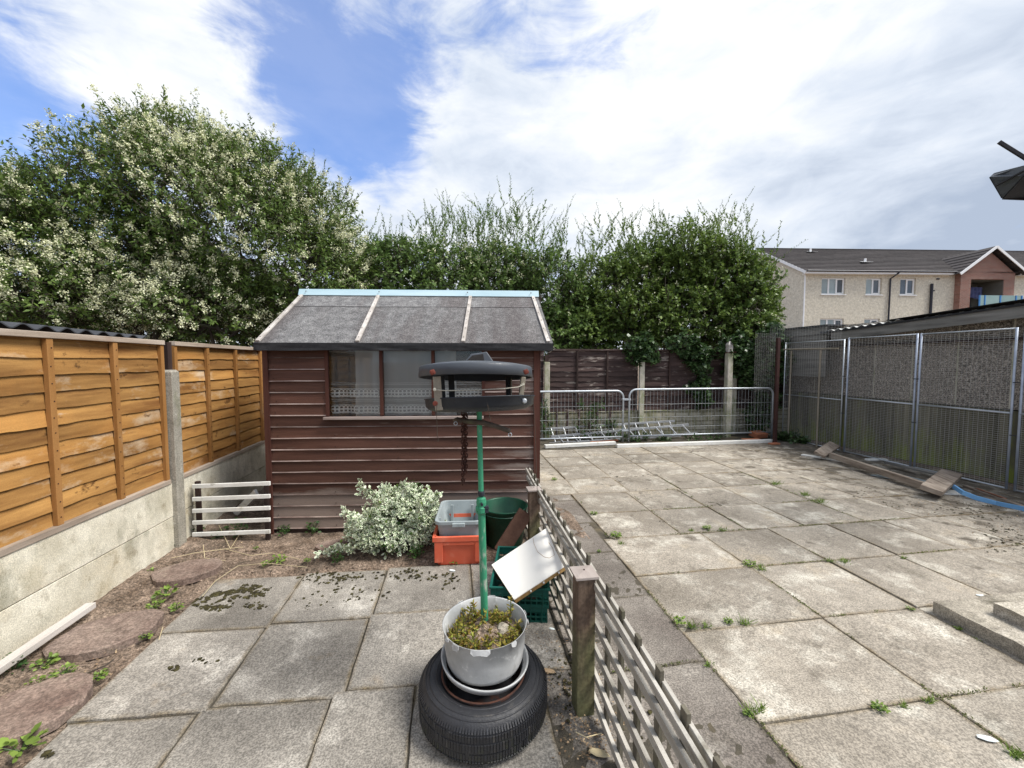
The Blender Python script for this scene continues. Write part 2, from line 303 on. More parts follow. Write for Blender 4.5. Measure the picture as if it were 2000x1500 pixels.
m_plank = mat('mossy_plank_sheet', [(0.075, 0.07, 0.045), (0.13, 0.12, 0.08), (0.20, 0.185, 0.13)], ns=5, st=(1, 1.6, .15), rough=.95, bump=.5, rnd=.3, stains=[((0.20, 0.24, 0.04), 3.2, .56, .80, (1, 1, .5), .85, (2, .7, .0, .22)), ((.03, .028, .022), 3.5, .6, .72, (1, 3, .1), .7)])
m_greyboard = wood('grey_fascia_board', [(0.10, 0.095, 0.085), (0.19, 0.18, 0.16), (0.27, 0.26, 0.24)], 1, rnd=.1, stains=[((0.05, 0.05, 0.045), 4, .55, .7, (1, .2, 1), .6)])
m_corr = mat('corrugated_sheet', [(0.03, 0.032, 0.036), (0.065, 0.068, 0.075)], ns=5, rough=.7, rnd=.1)
m_corrw = mat('corrugated_fibre_sheet', [(0.45, 0.45, 0.43), (0.6, 0.6, 0.57)], ns=5, rough=.9, rnd=.1)
m_oldwood = wood('old_beam', [(0.12, 0.085, 0.06), (0.28, 0.22, 0.17), (0.44, 0.37, 0.30)], 1, rnd=.15, stains=[((.09, .055, .035), 5, .57, .7, (1, 1, 1), .7)])
m_brownwood = wood('brown_offcut', [(0.09, 0.045, 0.03), (0.16, 0.085, 0.058)], 1, rnd=.1)
m_bluestrip = mat('blue_plastic_strip', [(0.12, 0.30, 0.55), (0.2, 0.42, 0.68)], ns=6, rough=.5, rnd=.1)
m_stone = mat('red_stepping_stone', [(0.12, 0.08, 0.064), (0.19, 0.135, 0.108), (0.28, 0.215, 0.175)], agg=.25, ags=70, ns=4, rough=.93, bump=.8, bs=60, speck=.3, sps=150, rnd=.1, stains=[((0.30, 0.25, 0.19), 5, .58, .72, (1, 1, 1), .6), ((.10, .07, .055), 6, .6, .72)])
m_tyre = mat('tyre_rubber', [(0.012, 0.012, 0.014), (0.026, 0.027, 0.031)], ns=9, rough=.55, bump=.5, bs=120, rnd=.06, spec=.5, stains=[((0.045, 0.05, 0.018), 6, .62, .9, (1, 1, 1), .8, (2, .12, .0, .26)), ((.10, .092, .08), 9, .58, .72, (1, 1, .6), .6), ((.22, .21, .19), 40, .68, .74, (1, 1, 1), .7)])
m_rim = mat('rusty_black_wheel', [(0.016, 0.015, 0.016), (0.04, 0.038, 0.04)], ns=11, rough=.6, bump=.4, rnd=.05, stains=[((0.10, 0.035, 0.018), 14, .56, .7)])
m_rust = mat('rust', [(0.03, 0.014, 0.010), (0.085, 0.035, 0.022)], ns=25, rough=.9, bump=.8, bs=120, rnd=.1)
m_rustchain = mat('dark_rust', [(0.025, 0.01, 0.007), (0.075, 0.028, 0.018)], ns=40, rough=.9, bump=.6, bs=120, rnd=.15)
m_redbolt = mat('rusty_red_bolt', [(0.11, 0.025, 0.015), (0.18, 0.045, 0.03)], ns=60, rough=.8, rnd=.05)
m_pot = mat('aluminium_pot', [(0.33, 0.335, 0.33), (0.44, 0.445, 0.44), (0.56, 0.565, 0.56)], ns=6, rough=.62, bump=.25, bs=80, rnd=.03, metal=.15, stains=[((0.28, 0.27, 0.25), 5, .58, .74, (1, 1, .5), .7), ((.75, .75, .72), 22, .58, .68, (1, 1, 1), .6), ((.2, .19, .16), 9, .60, .74, (1, 1, .4), .6)])
m_greenpole = mat('green_painted_pole', [(0.030, 0.20, 0.105), (0.055, 0.30, 0.165)], ns=6, st=(1, 1, .3), rough=.5, bump=.3, bs=90, rnd=.03, stains=[((0.015, 0.05, 0.03), 14, .62, .7, (1, 1, .35), .8), ((0.42, 0.42, 0.36), 22, .60, .70, (1, 1, .35), .8, (2, .8, .3, .06))])
m_feeder = mat('slate_grey_plastic', [(0.050, 0.056, 0.066), (0.072, 0.080, 0.092)], ns=5, rough=.42, bump=.15, bs=90, rnd=.02, stains=[((.11, .12, .13), 8, .6, .75, (1, 1, .5), .5)])
m_tray = mat('black_tray_plastic', [(0.012, 0.015, 0.02), (0.03, 0.035, 0.043)], ns=7, rough=.45, bump=.2, bs=90, rnd=.02, stains=[((.10, .11, .10), 14, .66, .74, (1, 1, .5), .5)])
m_prop = wood('weathered_prop', [(0.17, 0.15, 0.11), (0.34, 0.30, 0.24)], 2, rnd=.12, stains=[((.16, .18, .08), 6, .6, .75, (1, 1, .3), .6)])
m_black = mat('dark_painted_prop', [(0.012, 0.012, 0.013), (0.03, 0.03, 0.03)], ns=8, rough=.7, rnd=.05)
m_cord = mat('pale_cord', [(0.42, 0.40, 0.33), (0.55, 0.52, 0.43)], ns=60, rough=.9, rnd=.1)
m_bark = mat('branch_bark', [(0.045, 0.035, 0.026), (0.10, 0.08, 0.062)], ns=16, st=(1, 1, .25), rough=.95, bump=.9, bs=40, rnd=.1, stains=[((.12, .13, .07), 6, .58, .72)])
m_orangebox = mat('faded_orange_plastic', [(0.55, 0.095, 0.045), (0.66, 0.14, 0.075)], ns=5, rough=.5, bump=.15, bs=70, rnd=.02, stains=[((0.66, 0.27, 0.18), 7, .57, .74, (1, 1, .6), .5), ((.2, .06, .04), 10, .66, .76, (1, 1, 1), .6)])
m_greybox = mat('grey_plastic', [(0.25, 0.285, 0.29), (0.33, 0.37, 0.375)], ns=5, rough=.5, bump=.12, bs=70, rnd=.02, stains=[((0.40, 0.43, 0.42), 6, .58, .74, (1, 1, .4), .5), ((.12, .13, .12), 8, .62, .75, (1, 1, .4), .6)])
m_greentub = mat('dark_green_plastic', [(0.008, 0.05, 0.028), (0.015, 0.075, 0.042)], ns=6, rough=.4, bump=.1, rnd=.02, stains=[((.08, .11, .08), 9, .62, .75, (1, 1, 1), .4)])
m_greencrate = mat('teal_green_plastic', [(0.006, 0.07, 0.055), (0.012, 0.105, 0.08)], ns=6, rough=.42, bump=.15, rnd=.03, stains=[((.10, .15, .12), 12, .64, .75, (1, 1, 1), .5)])
m_debris = mat('crate_rubble', [(0.05, 0.04, 0.03), (0.16, 0.13, 0.1)], ns=14, rough=.95, bump=1, rnd=.3)
m_render = mat('cream_pebbledash_render', [(0.52, 0.47, 0.37), (0.62, 0.57, 0.46), (0.70, 0.65, 0.54)], ns=7, rough=.95, bump=.4, bs=25, rnd=.03, speck=.16, sps=11, bdist=.05)
m_tile = mat('brown_roof_tile', [(0.035, 0.03, 0.03), (0.065, 0.056, 0.054)], ns=3, rough=.8, bump=.4, bs=20, rnd=.2, stains=[((.09, .085, .075), 1.3, .6, .75, (1, 1, 1), .5)])
m_upvc = mat('white_upvc', [(0.78, 0.78, 0.77), (0.84, 0.84, 0.83)], ns=2, rough=.4, bump=0, rnd=.02)
m_drain = mat('dark_drainpipe', [(0.02, 0.02, 0.03), (0.035, 0.035, 0.045)], ns=3, rough=.5, bump=0, rnd=.05)
m_recess_shade = mat('recess_painted_shade', [(0.13, 0.12, 0.10), (0.18, 0.165, 0.14)], ns=2, rough=.9, bump=0, rnd=0)  # balcony recess: shade put into a darker wall colour
m_darkroom = mat('dark_interior', [(0.015, 0.013, 0.012), (0.03, 0.026, 0.024)], ns=2, rough=.9, bump=0, rnd=0)  # near-black colour standing in for shade in hollow parts
m_winpane = mat('far_window_pane', [(0.03, 0.035, 0.04), (0.09, 0.105, 0.12)], ns=1.2, rough=.08, bump=0, rnd=.5, spec=.6)
m_winlit = mat('far_blind_pane', [(0.22, 0.27, 0.28), (0.33, 0.39, 0.39)], ns=1.2, rough=.1, bump=0, rnd=.2, spec=.5)
m_balglass = mat('frosted_balcony_glass', [(0.22, 0.33, 0.31), (0.28, 0.39, 0.37)], ns=2, rough=.3, bump=0, rnd=.05)
m_blueframe = mat('blue_balcony_frame', [(0.06, 0.22, 0.5), (0.09, 0.28, 0.6)], ns=2, rough=.5, bump=0, rnd=.05)
m_cloth = mat('dark_blue_cloth', [(0.05, 0.06, 0.14), (0.12, 0.13, 0.25)], ns=5, rough=.9, bump=0, rnd=.05)
m_moss = mat('dark_moss', [(0.014, 0.011, 0.007), (0.035, 0.028, 0.014), (0.07, 0.062, 0.02)], ns=18, rough=.98, bump=1, bs=200, rnd=.4)
m_litter = mat('leaf_litter', [(0.12, 0.06, 0.028), (0.25, 0.15, 0.08), (0.42, 0.32, 0.2)], ns=9, rough=.9, bump=.3, rnd=.6)
m_straw = mat('dry_stem', [(0.42, 0.34, 0.2), (0.55, 0.47, 0.3)], ns=9, rough=.9, bump=0, rnd=.2)
m_whitebit = mat('pale_chip', [(0.6, 0.68, 0.68), (0.75, 0.78, 0.76)], ns=9, rough=.7, bump=0, rnd=.1)
m_redbrick = mat('loose_brick', [(0.30, 0.10, 0.05), (0.42, 0.17, 0.09)], ns=12, rough=.93, bump=.7, rnd=.2, stains=[((.45, .36, .27), 8, .58, .7)])
def leafmat(name, a, b, c, transl=.3, rough=.5, rnd=.35):
    return mat(name, [a, b, c], ns=.9, det=3, rough=rough, bump=0, rnd=rnd, spec=.35, transl=transl)
m_leafT = leafmat('tree_leaf', (0.034, 0.075, 0.016), (0.088, 0.162, 0.032), (0.19, 0.27, 0.06))
m_leafM = leafmat('hedge_leaf', (0.042, 0.095, 0.024), (0.105, 0.19, 0.045), (0.20, 0.29, 0.075))
m_leafR = leafmat('bramble_leaf', (0.040, 0.088, 0.018), (0.10, 0.18, 0.034), (0.21, 0.29, 0.06))
m_leafIvy = leafmat('ivy_leaf', (0.02, 0.05, 0.015), (0.04, 0.085, 0.025), (0.085, 0.14, 0.05), rough=.35)
m_leafW = leafmat('weed_leaf', (0.09, 0.17, 0.025), (0.15, 0.25, 0.04), (0.25, 0.34, 0.07), rnd=.3)
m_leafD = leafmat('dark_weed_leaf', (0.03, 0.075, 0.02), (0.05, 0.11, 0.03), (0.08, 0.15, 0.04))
m_flower = mat('cream_blossom', [(0.56, 0.58, 0.30), (0.78, 0.78, 0.50), (0.86, 0.85, 0.66)], ns=2, rough=.9, bump=0, rnd=.25, transl=.2)
m_eu_w = mat('cream_leaf_edge', [(0.62, 0.68, 0.45), (0.82, 0.84, 0.70)], ns=6, rough=.5, bump=0, rnd=.25, transl=.15)
m_eu_g = mat('green_leaf_centre', [(0.05, 0.12, 0.03), (0.10, 0.20, 0.05)], ns=6, rough=.5, bump=0, rnd=.3)
m_sedum = mat('sedum_leaf', [(0.22, 0.30, 0.04), (0.42, 0.48, 0.09), (0.26, 0.11, 0.04)], ns=22, rough=.6, bump=0, rnd=.4, transl=.2)

def brickmat(name, c1, c2, mort, sx, rough=.93, stains=True, bh=.075, bw=.225, rot=(R(90), 0, 0), moss=None):
    m, t = new_mat(name); nn = t.nodes.new; L = t.links.new
    tc = nn('ShaderNodeTexCoord'); mp = nn('ShaderNodeMapping'); L(tc.outputs['Object'], mp.inputs[0]); mp.inputs[2].default_value = rot
    b = nn('ShaderNodeTexBrick'); L(mp.outputs[0], b.inputs['Vector']); b.inputs['Scale'].default_value = 1; b.inputs['Brick Width'].default_value = bw; b.inputs['Row Height'].default_value = bh
    b.inputs['Mortar Size'].default_value = .006*sx; b.inputs['Color1'].default_value = (*c1, 1); b.inputs['Color2'].default_value = (*c2, 1); b.inputs['Mortar'].default_value = (*mort, 1)
    n = nn('ShaderNodeTexNoise'); L(tc.outputs['Object'], n.inputs['Vector']); n.inputs['Scale'].default_value = 6; n.inputs['Detail'].default_value = 8
    mr = nn('ShaderNodeMapRange'); L(n.outputs[0], mr.inputs[0]); mr.inputs[1].default_value = .45; mr.inputs[2].default_value = .68; mr.inputs[4].default_value = .75 if moss else .3
    mx = nn('ShaderNodeMixRGB'); L(mr.outputs[0], mx.inputs[0]); L(b.outputs[0], mx.inputs[1]); mx.inputs[2].default_value = (*(moss or mort), 1)
    P = nn('ShaderNodeBsdfPrincipled'); L(mx.outputs[0], P.inputs['Base Color']); P.inputs['Roughness'].default_value = rough
    bp = nn('ShaderNodeBump'); L(n.outputs[0], bp.inputs['Height']); bp.inputs['Strength'].default_value = .6; bp.inputs['Distance'].default_value = .02
    bp2 = nn('ShaderNodeBump'); bp2.invert = True; L(b.outputs['Fac'], bp2.inputs['Height']); bp2.inputs['Strength'].default_value = .7; bp2.inputs['Distance'].default_value = .01; L(bp.outputs[0], bp2.inputs['Normal']); L(bp2.outputs[0], P.inputs['Normal'])
    o = nn('ShaderNodeOutputMaterial'); L(P.outputs[0], o.inputs[0]); return m
m_brick = brickmat('red_brick', (0.20, 0.055, 0.03), (0.30, 0.10, 0.06), (0.34, 0.28, 0.24), 2.2)
m_lowwall = brickmat('whitewashed_block', (0.44, 0.41, 0.32), (0.36, 0.33, 0.25), (0.22, 0.20, 0.14), 2.5, bh=.10, bw=.31, moss=(0.15, 0.155, 0.06))
def glassmat(name, rough=.03, tr=(1, 1, 1), ior=1.45, mixin=0.0, col=(0.5, 0.5, 0.5)):
    m, t = new_mat(name); nn = t.nodes.new; L = t.links.new
    a = nn('ShaderNodeBsdfTransparent'); a.inputs[0].default_value = (*tr, 1); g = nn('ShaderNodeBsdfGlossy'); g.inputs['Roughness'].default_value = rough
    fr = nn('ShaderNodeFresnel'); fr.inputs[0].default_value = ior; ms = nn('ShaderNodeMixShader'); L(fr.outputs[0], ms.inputs[0]); L(a.outputs[0], ms.inputs[1]); L(g.outputs[0], ms.inputs[2])
    o = nn('ShaderNodeOutputMaterial'); L(ms.outputs[0], o.inputs[0]); return m
m_glass = glassmat('window_glass', tr=(.95, .96, .96))
def netmat(name, col, op):
    m, t = new_mat(name); nn = t.nodes.new; L = t.links.new
    a = nn('ShaderNodeBsdfTransparent'); d = nn('ShaderNodeBsdfDiffuse'); d.inputs[0].default_value = (*col, 1)
    tl = nn('ShaderNodeBsdfTranslucent'); tl.inputs[0].default_value = (*col, 1); m2 = nn('ShaderNodeMixShader'); m2.inputs[0].default_value = .3; L(d.outputs[0], m2.inputs[1]); L(tl.outputs[0], m2.inputs[2])
    ms = nn('ShaderNodeMixShader'); ms.inputs[0].default_value = op; L(a.outputs[0], ms.inputs[1]); L(m2.outputs[0], ms.inputs[2])
    o = nn('ShaderNodeOutputMaterial'); L(ms.outputs[0], o.inputs[0]); return m
m_net = netmat('net_curtain', (.55, .56, .55), .34)
m_net2 = netmat('net_curtain_double', (.74, .75, .74), .66)
m_lace = netmat('lace_band', (.93, .94, .92), 1.0)

# ================================================================== THE SETTING
def nz(x, y, z=0.0, s=1.0): return mnoise.noise(Vector((x*s, y*s, z*s)))
# ground sheet out to the horizon
mb = MB(); mb.add([(-900, -900, -.06), (900, -900, -.06), (900, 900, -.06), (-900, 900, -.06)], [(0, 1, 2, 3)])
struct(mb.build('ground', m_soil))
# soil bed along the left fence and in front of the shed
def bed(u, v):
    x = -2.38+u*3.6; y = -.3+v*5.6
    z = -.012+.030*nz(x, y, 0, 2.2)+.016*nz(x, y, 3, 9)+.008*nz(x, y, 5, 28)
    z += .05*max(0, 1-(x+2.38)/.45)                       # banked up against the fence
    if x > -1.8 and y < 3.22: z = -.028+.004*nz(x, y, 0, 9)
    return (x, y, z)
struct(MB().grid(bed, 240, 330).build('soil_bed', m_soil, smooth=True))
# gritty bedding seen in the joints of the paving
def bed2(u, v):
    x = .5+u*6.4; y = -.3+v*8.4
    return (x, y, -.008+.006*nz(x, y, 1, 14)+.004*nz(x, y, 2, 40))
struct(MB().grid(bed2, 260, 320).build('joint_bedding', m_grit, smooth=True))
def bed3(u, v):
    x = -1.7+u*2.35; y = -.3+v*3.4
    return (x, y, -.006+.004*nz(x, y, 1, 14))
struct(MB().grid(bed3, 60, 90).build('joint_bedding_patio', m_grit, smooth=True))

def slab(mb, x0, x1, y0, y1, z=0.0, gap=.005, sk=0.0, rnd=None):
    g = gap*.5; tz = random.uniform(-.0035, .0035); tl = [random.uniform(-.003, .003) for _ in range(4)]
    n = 7; P = []
    cs = [(x0+g, y0+g), (x1-g, y0+g), (x1-g, y1-g), (x0+g, y1-g)]
    loop = []
    for i in range(4):
        a = cs[i]; b = cs[(i+1) % 4]
        for k in range(n):
            t = k/n; x = a[0]+(b[0]-a[0])*t; y = a[1]+(b[1]-a[1])*t
            j = .006*nz(x, y, i, 13) if k else 0
            nx, ny = (b[1]-a[1]), -(b[0]-a[0]); q = math.hypot(nx, ny)
            loop.append((x+nx/q*j, y+ny/q*j+sk*(x-x0)))
    cx = (x0+x1)/2; cy = (y0+y1)/2
    def zz(x, y): return z+tz+tl[0]*(x-cx)/.3+tl[1]*(y-cy)/.3
    m = len(loop); vs = [(x, y, -.04) for x, y in loop]+[(x, y, zz(x, y)-.004) for x, y in loop]
    vs += [(x+(cx-x)*.011, y+(cy-y)*.011, zz(x, y)) for x, y in loop]
    i0 = len(mb.v)
    for kk in range(m): mb.e[i0+m+kk] = 1.0; mb.e[i0+2*m+kk] = 1.0
    vs += [(x+(cx-x)*.07, y+(cy-y)*.07, zz(x, y)) for x, y in loop]
    fs = []
    for k in range(m):
        k2 = (k+1) % m; fs.append((k, k2, m+k2, m+k)); fs.append((m+k, m+k2, 2*m+k2, 2*m+k)); fs.append((2*m+k, 2*m+k2, 3*m+k2, 3*m+k))
    fs.append(tuple(range(3*m, 4*m)))
    mb.add(vs, fs, rnd)
# main yard paving, pale
rows = [-.35, .28, .885, 1.505, 2.11, 2.735, 3.37, 3.975, 4.60, 5.20, 5.87, 6.47, 7.02]
mb = MB()
for j in range(len(rows)-1):
    y0, y1 = rows[j], rows[j+1]
    if y0 < 3.3: xs = [1.33, 2.28, 2.98, 3.64, 4.28, 4.93, 5.58, 6.2, 6.83]
    else: xs = [1.40, 2.09, 2.77, 3.39, 4.08, 4.75, 5.38, 6.0, 6.6, 7.1]
    if y0 > 4.5: xs = [.85, 1.50, 2.16, 2.83, 3.47, 4.15, 4.80, 5.42, 6.03, 6.6, 7.1]
    for i in range(len(xs)-1):
        slab(mb, xs[i]+random.uniform(-.006, .006), xs[i+1]+random.uniform(-.006, .006), y0, y1, gap=random.choice([.004, .006, .010]))
struct(mb.build('paving', m_slabR))
# darker strip of slabs beside the trellis
mb = MB(); ys = [-.6, .02, .64, 1.26, 1.885, 2.505, 3.14, 3.755, 4.4]
for j in range(len(ys)-1):
    slab(mb, .70, 1.335 if ys[j] < 3.3 else 1.39, ys[j], ys[j+1], gap=.008, z=-.003)
slab(mb, .86, 1.39, 4.4, 4.60, gap=.006)
struct(mb.build('paving_strip', m_slabD))
# small patio in front of the shed
mb = MB()
for (ya, yb, xs) in ((2.545, 3.14, [-1.73, -1.115, -.515, .12, .62]), (1.955, 2.545, [-1.715, -1.13, -.53, .08, .60]), (1.345, 1.955, [-1.70, -1.165, -.585, -.195, .42]), (.735, 1.345, [-1.69, -1.1, -.5, .1, .62]), (.12, .735, [-1.7, -1.15, -.55, .05, .62])):
    for i in range(len(xs)-1): slab(mb, xs[i], xs[i+1], ya, yb, z=.004, sk=-.055 if True else 0, gap=.009)
o = struct(mb.build('patio', m_slabL))
mb = MB(); slab(mb, .42, .70, 1.30, 1.95, z=-.006); slab(mb, .62, .70, 1.95, 3.0, z=-.006); slab(mb, .60, .70, .1, 1.30, z=-.006)
struct(mb.build('patio_edge', m_slabD))

# ================================================================== LEFT FENCE
XF = -2.348
def waney_board(mb, p, axis, l0, l1, zb, zt, out_b, out_t, th, amp, seed, n=26):
    # a lap board; p(l, z, out) maps to world; lower edge wavy and standing proud
    def fn(u, v, back):
        l = l0+(l1-l0)*u; wv = amp*(nz(l*1.0, seed*3.1, 0, 4.3)+.5*nz(l, seed*1.7, 2, 13))
        wt = .012*nz(l, seed, 7, 3)
        z = (zb+wv)*(1-v)+(zt+wt)*v; o_ = out_b*(1-v)+out_t*v+.003*nz(l, z, seed, 5)
        return p(l, z, o_-(th if back else 0))
    vs = [fn(i/n, v, False) for v in (0, .5, 1) for i in range(n+1)]; m = n+1
    vs += [fn(i/n, 0, True) for i in range(n+1)]
    fs = [(j*m+i, j*m+i+1, (j+1)*m+i+1, (j+1)*m+i) for j in range(2) for i in range(n)]+[(3*m+i, 3*m+i+1, i+1, i) for i in range(n)]
    mb.add(vs, fs)
def lap_panel(parent, y0, y1, z0, z1, nb, bats, label=None, seed=0, taper=0):
    pf = lambda l, z, o: (XF-.022+o, l, z)
    mb = MB(); pitch = (z1-.035-z0-.03)/nb
    for i in range(nb+1):
        zb = z0+.03+pitch*i-.012; waney_board(mb, pf, 1, y0+.005, y1-.005, zb, min(zb+pitch*1.28, z1-.01), .008, -.006, .007, .008, seed+i*2.3)
    # rear frame so that the panel has a back
    panel = mb.build('fence_panel', m_orange, parent, label)
    mb = MB()
    for yb in bats: mb.mm(XF-.016, XF+.012, yb-.019, yb+.019, z0+.028, z1-.036)
    nb_ = MB()
    for yb in bats:
        for i in range(nb): nb_.box((XF+.0125, yb+random.uniform(-.006, .006), z0+.07+pitch*i+random.uniform(-.01, .01)), (.002, .007, .007))
    for yb in (y0+.02, y1-.02): mb.mm(XF-.018, XF+.009, yb-.018, yb+.018, z0+.028, z1-.036)
    mb2 = MB()
    mb2.mm(XF-.03, XF+.018, y0, y1, z1-.036, z1); 
    for yb in bats:
        mb.mm(XF-.052, XF-.030, yb-.019, yb+.019, z0+.01, z1-.04)
    mb.build('batten', m_orangeV, panel, bevel=.002); nb_.build('nails', m_rustchain, panel)
    mb2.build('top_rail', m_weath, panel, bevel=.003)
    MB().mm(XF-.03, XF+.018, y0, y1, z0-.008, z0+.028).build('bottom_rail', m_weath, panel, bevel=.003)
    return panel
fl = thing('garden_fence', 'golden lap board fence on pale concrete gravel boards along the left side', 'fence', (XF, 3.72, 0))
for (a, b, bats, sd_) in ((-.05, 1.78, (.42, .88, 1.33), 1), (1.86, 3.66, (2.26, 2.72, 3.18), 40), (3.78, 5.60, (4.25, 4.76, 5.33), 80), (5.68, 7.5, (6.1, 6.6, 7.05), 120)):
    lap_panel(fl, a, b, .595, 1.775, 11, bats, None, sd_)
    MB().mm(XF-.035, XF+.010, a-.05, b+.05, .305, .59, rnd=.4+random.random()*.3).build('gravel_board', m_gravelbd, fl, bevel=.004)
    MB().mm(XF-.037, XF+.008, a-.05, b+.05, -.10, .30, rnd=.1+random.random()*.3).build('gravel_board', m_gravelbd, fl, bevel=.004)
for yp, zt in ((1.82, 1.74), (3.72, 1.535), (5.64, 1.6), (7.55, 1.6)):
    mb = MB(); w2 = .048
    mb.add([(XF+a*k-.0, yp+b*k, z) for (z, k) in ((-.1, w2), (zt-.02, w2), (zt, w2*.72)) for a, b in ((-1, -1), (1, -1), (1, 1), (-1, 1))],
           [(0, 1, 5, 4), (1, 2, 6, 5), (2, 3, 7, 6), (3, 0, 4, 7), (4, 5, 9, 8), (5, 6, 10, 9), (6, 7, 11, 10), (7, 4, 8, 11), (8, 9, 10, 11)])
    mb.build('concrete_post', m_concpost, fl, bevel=.005)
MB().mm(XF-.03, XF+.012, 3.695, 3.745, 1.52, 1.765).build('post_extension', m_darkbat, fl)

# neighbour's lean-to with a corrugated roof behind the fence
lt = thing('lean_to_shelter', 'dark corrugated lean-to roof showing just above the golden fence', 'shelter', (-3.6, 3.2, 0))
def cor(u, v):
    y = -.5+u*4.6; x = -2.75-v*1.9; return (x, y, 1.875-.014*y+v*.16+.016*math.sin(y*2*math.pi/.15))
MB().grid(cor, 500, 2).build('roof_sheet', m_corr, lt, solid=.008)
mb = MB()
for y in np.arange(.1, 4.0, .62): mb.beam((-2.80, y, 1.82-.014*y), (-4.6, y, 1.97-.014*y), .045, .07)
mb.build('rafter', m_orangeV, lt)
mb = MB()
for y in (0, 2.1, 4.2, 6.3): mb.mm(-2.95, -2.87, y-.04, y+.04, -.06, 1.80); mb.mm(-4.6, -4.52, y-.04, y+.04, -.06, 1.93)
mb.build('post', m_darkbat, lt)
mb = MB()
for y in np.arange(-.5, 6.5, .15): mb.mm(-4.68, -4.66, y, y+.145, -.05, 1.96)
mb.build('added_dark_backing', m_darkfence, lt)  # dark boards added to darken the view behind the fence

# ================================================================== SHED
SA = G(529, 1040); SB = G(1048, 1030); srz = math.atan2(SB.y-SA.y, SB.x-SA.x)
sh = thing('garden_shed', 'red-brown clapboard garden shed with pale blue ridge and lace-curtained window', 'shed', (SA.x, SA.y, 0), srz)
SW, SD, ZE, ZR = 2.51, 1.52, 1.76, 2.325
def L(name, mb, m, parent=sh, **k): return mb.build(name, m, parent, local=True, **k)
# cladding: boards with a slanted face and a worn bottom edge
def boards(axis_fn, l0, l1, z0, z1, pitch, holes=(), gable=None):
    mb = MB(); n = int(round((z1-z0)/pitch))
    for i in range(n):
        zb = z0+i*pitch; zt = zb+pitch
        segs = [(l0, l1)]
        for (h0, h1, hz0, hz1) in holes:
            if zb+pitch*.5 > hz0 and zb+pitch*.5 < hz1: segs = [(a, b) for s_ in segs for (a, b) in (((s_[0], h0), (h1, s_[1])) if s_[0] < h0 and s_[1] > h1 else (s_,))]
        if gable:
            d_ = gable(zt); segs = [(l0+d_, l1-d_)]
            if l1-l0-2*d_ < .05: continue
        for (a, b) in segs:
            r_ = random.random(); N_ = max(2, int((b-a)/.12)); vs = []; fs = []; rr = []; mi = []
            for k in range(N_+1):
                l = a+(b-a)*k/N_; wv = .003*nz(l, i*1.3, 0, 3); ch = .0035+.003*abs(nz(l, i, 4, 6))
                vs += [axis_fn(l, zt+.002, .002), axis_fn(l, zb+.012+ch+wv, .011), axis_fn(l, zb+.007+wv, .0155), axis_fn(l, zb+.003+wv, .013), axis_fn(l, zb+.003+wv, -.004)]
            for k in range(N_):
                o_ = k*5
                for q in range(4):
                    fs.append((o_+q, o_+q+5, o_+q+6, o_+q+1)); rr.append(r_); mi.append(1 if q == 1 else 0)
            o0 = len(mb.f); mb.add(vs, fs, rr)
            for q, m_ in enumerate(mi): mb.m[o0+q] = m_
    return mb
front = lambda l, z, o: (l, -o, z)
L('front_wall', boards(front, .03, SW-.03, .03, 1.735, .1065, holes=[(.545, 2.0, 1.09, 1.8)]), [m_shed, m_shedlip])
L('side_wall', boards(lambda l, z, o: (-o, SD-l, z), .0, SD, .03, 2.2, .1065, gable=lambda z: max(0, (z-ZE)/(ZR-ZE)*SD/2)), [m_shed, m_shedlip])
L('side_wall', boards(lambda l, z, o: (SW+o, l, z), .0, SD, .03, 2.2, .1065, gable=lambda z: max(0, (z-ZE)/(ZR-ZE)*SD/2)), [m_shed, m_shedlip])
L('back_wall', boards(lambda l, z, o: (SW-l, SD+o, z), .03, SW-.03, .03, 1.735, .1065), [m_shed, m_shedlip])
mb = MB()
for i in range(16):
    for x in (.09, .62, 1.2, 1.83, 2.42):
        z = .03+i*.1065+.035
        if 1.07 < z < 1.74 and .55 < x < 2.0: continue
        if z < 1.72: mb.box((x+random.uniform(-.01, .01), -.0145, z), (.007, .003, .007))
L('nails', mb, m_darkbat)
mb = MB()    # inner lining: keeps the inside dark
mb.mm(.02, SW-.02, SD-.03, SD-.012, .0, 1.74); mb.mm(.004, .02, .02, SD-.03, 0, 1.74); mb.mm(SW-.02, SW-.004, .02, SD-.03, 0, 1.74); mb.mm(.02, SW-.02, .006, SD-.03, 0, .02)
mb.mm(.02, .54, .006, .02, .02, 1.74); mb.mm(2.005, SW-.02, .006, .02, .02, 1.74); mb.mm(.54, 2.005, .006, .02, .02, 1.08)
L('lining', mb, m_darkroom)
for x in (.012, SW-.012): L('corner_trim', MB().box((x, -.016, .86), (.048, .022, 1.74)), m_shedtrim, bevel=.002)
L('corner_trim', MB().box((SW+.02, .012, .86), (.014, .05, 1.74)), m_shedtrim, bevel=.002)
L('floor_bearer', MB().mm(.04, SW-.04, .0, .06, -.06, .028), m_darkbat)
